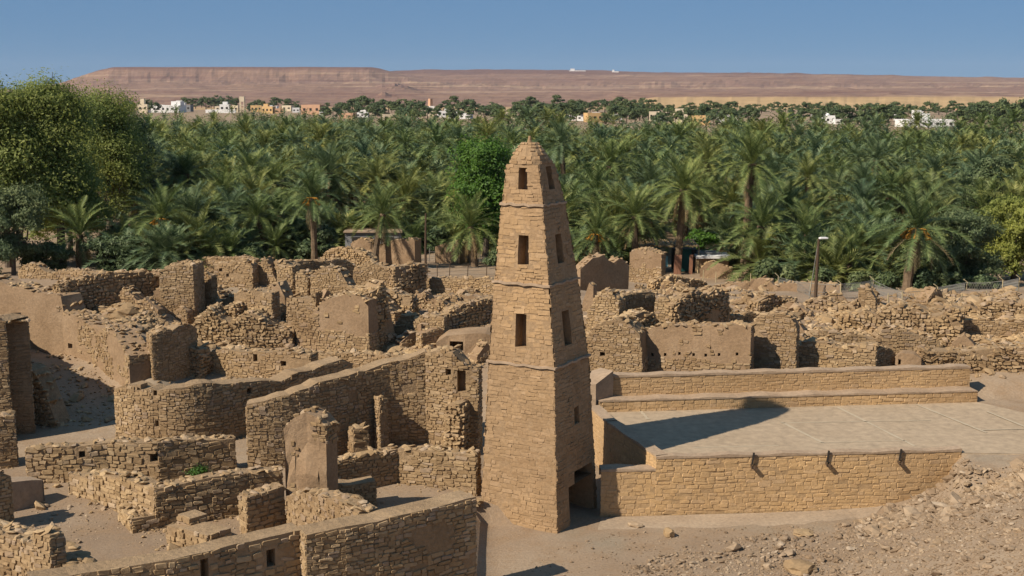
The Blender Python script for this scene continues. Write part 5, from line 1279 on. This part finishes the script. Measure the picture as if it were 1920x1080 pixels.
for k in range(34):
    u = [_hs.uniform(262, 560), _hs.uniform(600, 960), _hs.uniform(1060, 1420), _hs.uniform(1480, 1800)][k % 4]; vb = _hs.uniform(205, 211) if u < 560 else _hs.uniform(213, 224) if u < 960 else _hs.uniform(216, 230); w = _hs.uniform(9, 20); c = ['white', 'cream'][int(_hs.random() < .35)]
    B(['small white flat roofed house scattered in the far town', 'small cream flat roofed house scattered in the far town'][c == 'cream'], u - w / 2, u + w / 2, vb - _hs.uniform(7, 11), vb, c, 2, group=['small white houses of the far town', 'small cream houses of the far town'][c == 'cream'])
def on_plateau(label, u0, u1, vt, vb, d, mat='white'):
    z0 = CAM_H + (170 - vb) * d / F_PX; z1 = CAM_H + (170 - vt) * d / F_PX; x = ((u0 + u1) / 2 - 960) / F_PX * d; w = (u1 - u0) / F_PX * d
    o = empty('ridge_house', (x, d, z0)); tag(o, label, 'building', None, 'thing'); h = z1 - z0
    m = MB(); m.box((0, 8, h * .3 - 10), (w, 16, h * .6 + 20)); m.build('wall', M['white'], o); m = MB(); m.box((-w * .3, 8, h * .55), (w * .25, 14, h * .95)); m.build('tower', M['white'], o)
on_plateau('white walled building on the rim of the plateau', 1066, 1096, 130, 138, 5700)
on_plateau('small white house on the rim of the plateau', 1145, 1157, 132, 139, 5700)
def water_tower():
    g = G(455, 211); s = 1 / px_per_m(g); h = Zat(g, 181) - g[2]; o = empty('water_tower', g); tag(o, 'tall cream water tower on open legs in the far town', 'water tower'); w = 9 * s
    m = MB(); m.box((0, 0, h * .84), (w, w, h * .32)); m.build('tank', M['cream'], o)
    for a in (-1, 1):
        for b in (-1, 1): m = MB(); m.box((a * w * .42, b * w * .42, h * .34), (w * .16, w * .16, h * .7)); m.build('leg', M['cream'], o)
    for f in (.22, .46): m = MB(); m.box((0, 0, h * f), (w * .98, w * .98, .45)); m.build('brace', M['cream'], o)
water_tower()
g_ = G(807, 203); h_ = Zat(g_, 185) - g_[2]; o = empty('stone_tower', g_); tag(o, 'slim brown stone tower standing alone before the plateau', 'tower')
m = MB(); s_ = 1 / px_per_m(g_); m.tube([(0, 0, -1), (0, 0, h_ * .9), (0, 0, h_)], [5.2 * s_, 4.2 * s_, 3.9 * s_], 4); m.build('shaft', M['salmon'], o)
m = MB(); m.box((0, -.5, .6), (16 * s_, 9 * s_, 2.4)); m.build('plinth', M['white'], o)
# trees of the town
FT = []
for q in range(6):
    r = np.random.default_rng(100 + q); lo = blob_lobes(8.5, 7.0, 16, r, .04); V, L = leaf_cloud(lo, 1300, .42, r, 1.6); FT.append(raw_mesh('crown', V, np.full(1300, 4), L, M['farleaf']))
FTT = MB(); FTT.tube([(0, 0, -.5), (.1, 0, 2), (.1, .1, 4)], [.3, .22, .12], 6); FTT_ME = FTT.mesh('trunk', M['bark2'])
_ft = np.random.default_rng(8)
def town_tree(u, vb, sc, label='dark leafy tree among the houses of the far town', group='trees of the far town'):
    g = G(u, vb); o = empty('town_tree', g, _ft.uniform(0, 6)); tag(o, label, 'tree', group); c = link('crown', FT[_ft.integers(0, 6)], o); t = link('trunk', FTT_ME, o)
    for q in (c, t): q.scale = (sc, sc, sc * _ft.uniform(.8, 1.1))
for (a, b, v0, v1, n, s0, s1) in [(225, 300, 200, 212, 7, .9, 1.3), (340, 450, 200, 204, 13, 1.0, 1.6), (460, 560, 202, 208, 10, .8, 1.3), (600, 660, 206, 214, 5, .8, 1.1), (655, 800, 206, 220, 17, .9, 1.7), (820, 935, 206, 218, 13, .8, 1.6), (960, 1090, 208, 220, 16, 1.0, 1.5),
                                  (1090, 1240, 206, 212, 16, 1.0, 1.5), (1150, 1230, 218, 226, 7, 1.0, 1.4), (1250, 1420, 209, 216, 18, .8, 1.2), (1420, 1640, 208, 214, 22, .7, 1.1), (1640, 1920, 212, 220, 26, .8, 1.2), (1480, 1700, 226, 236, 22, .9, 1.3), (960, 1100, 222, 234, 14, 1.0, 1.4), (1130, 1420, 226, 236, 22, .8, 1.2), (1790, 1930, 226, 238, 16, 1.0, 1.5), (600, 950, 218, 230, 18, .8, 1.3)]:
    for k in range(n): town_tree(a + (b - a) * (k + _ft.uniform(.1, .9)) / n, _ft.uniform(v0, v1), _ft.uniform(s0, s1))

# ------------------------------------------------------------------ the air
hz = bpy.data.materials.new('haze'); hz.use_nodes = True; hn = hz.node_tree; hn.nodes.clear()
pv = hn.nodes.new('ShaderNodeVolumePrincipled'); ho = hn.nodes.new('ShaderNodeOutputMaterial'); hn.links.new(pv.outputs[0], ho.inputs['Volume'])
pv.inputs['Color'].default_value = (0.80, 0.86, 1.0, 1); pv.inputs['Density'].default_value = 0.000028; pv.inputs['Anisotropy'].default_value = 0.0
hb = MB(); hb.box((0, 4600, 90), (12000, 9700, 260)); o = hb.build('haze', hz); tag(o, 'thin blue desert haze over the plain', 'haze', kind='stuff')
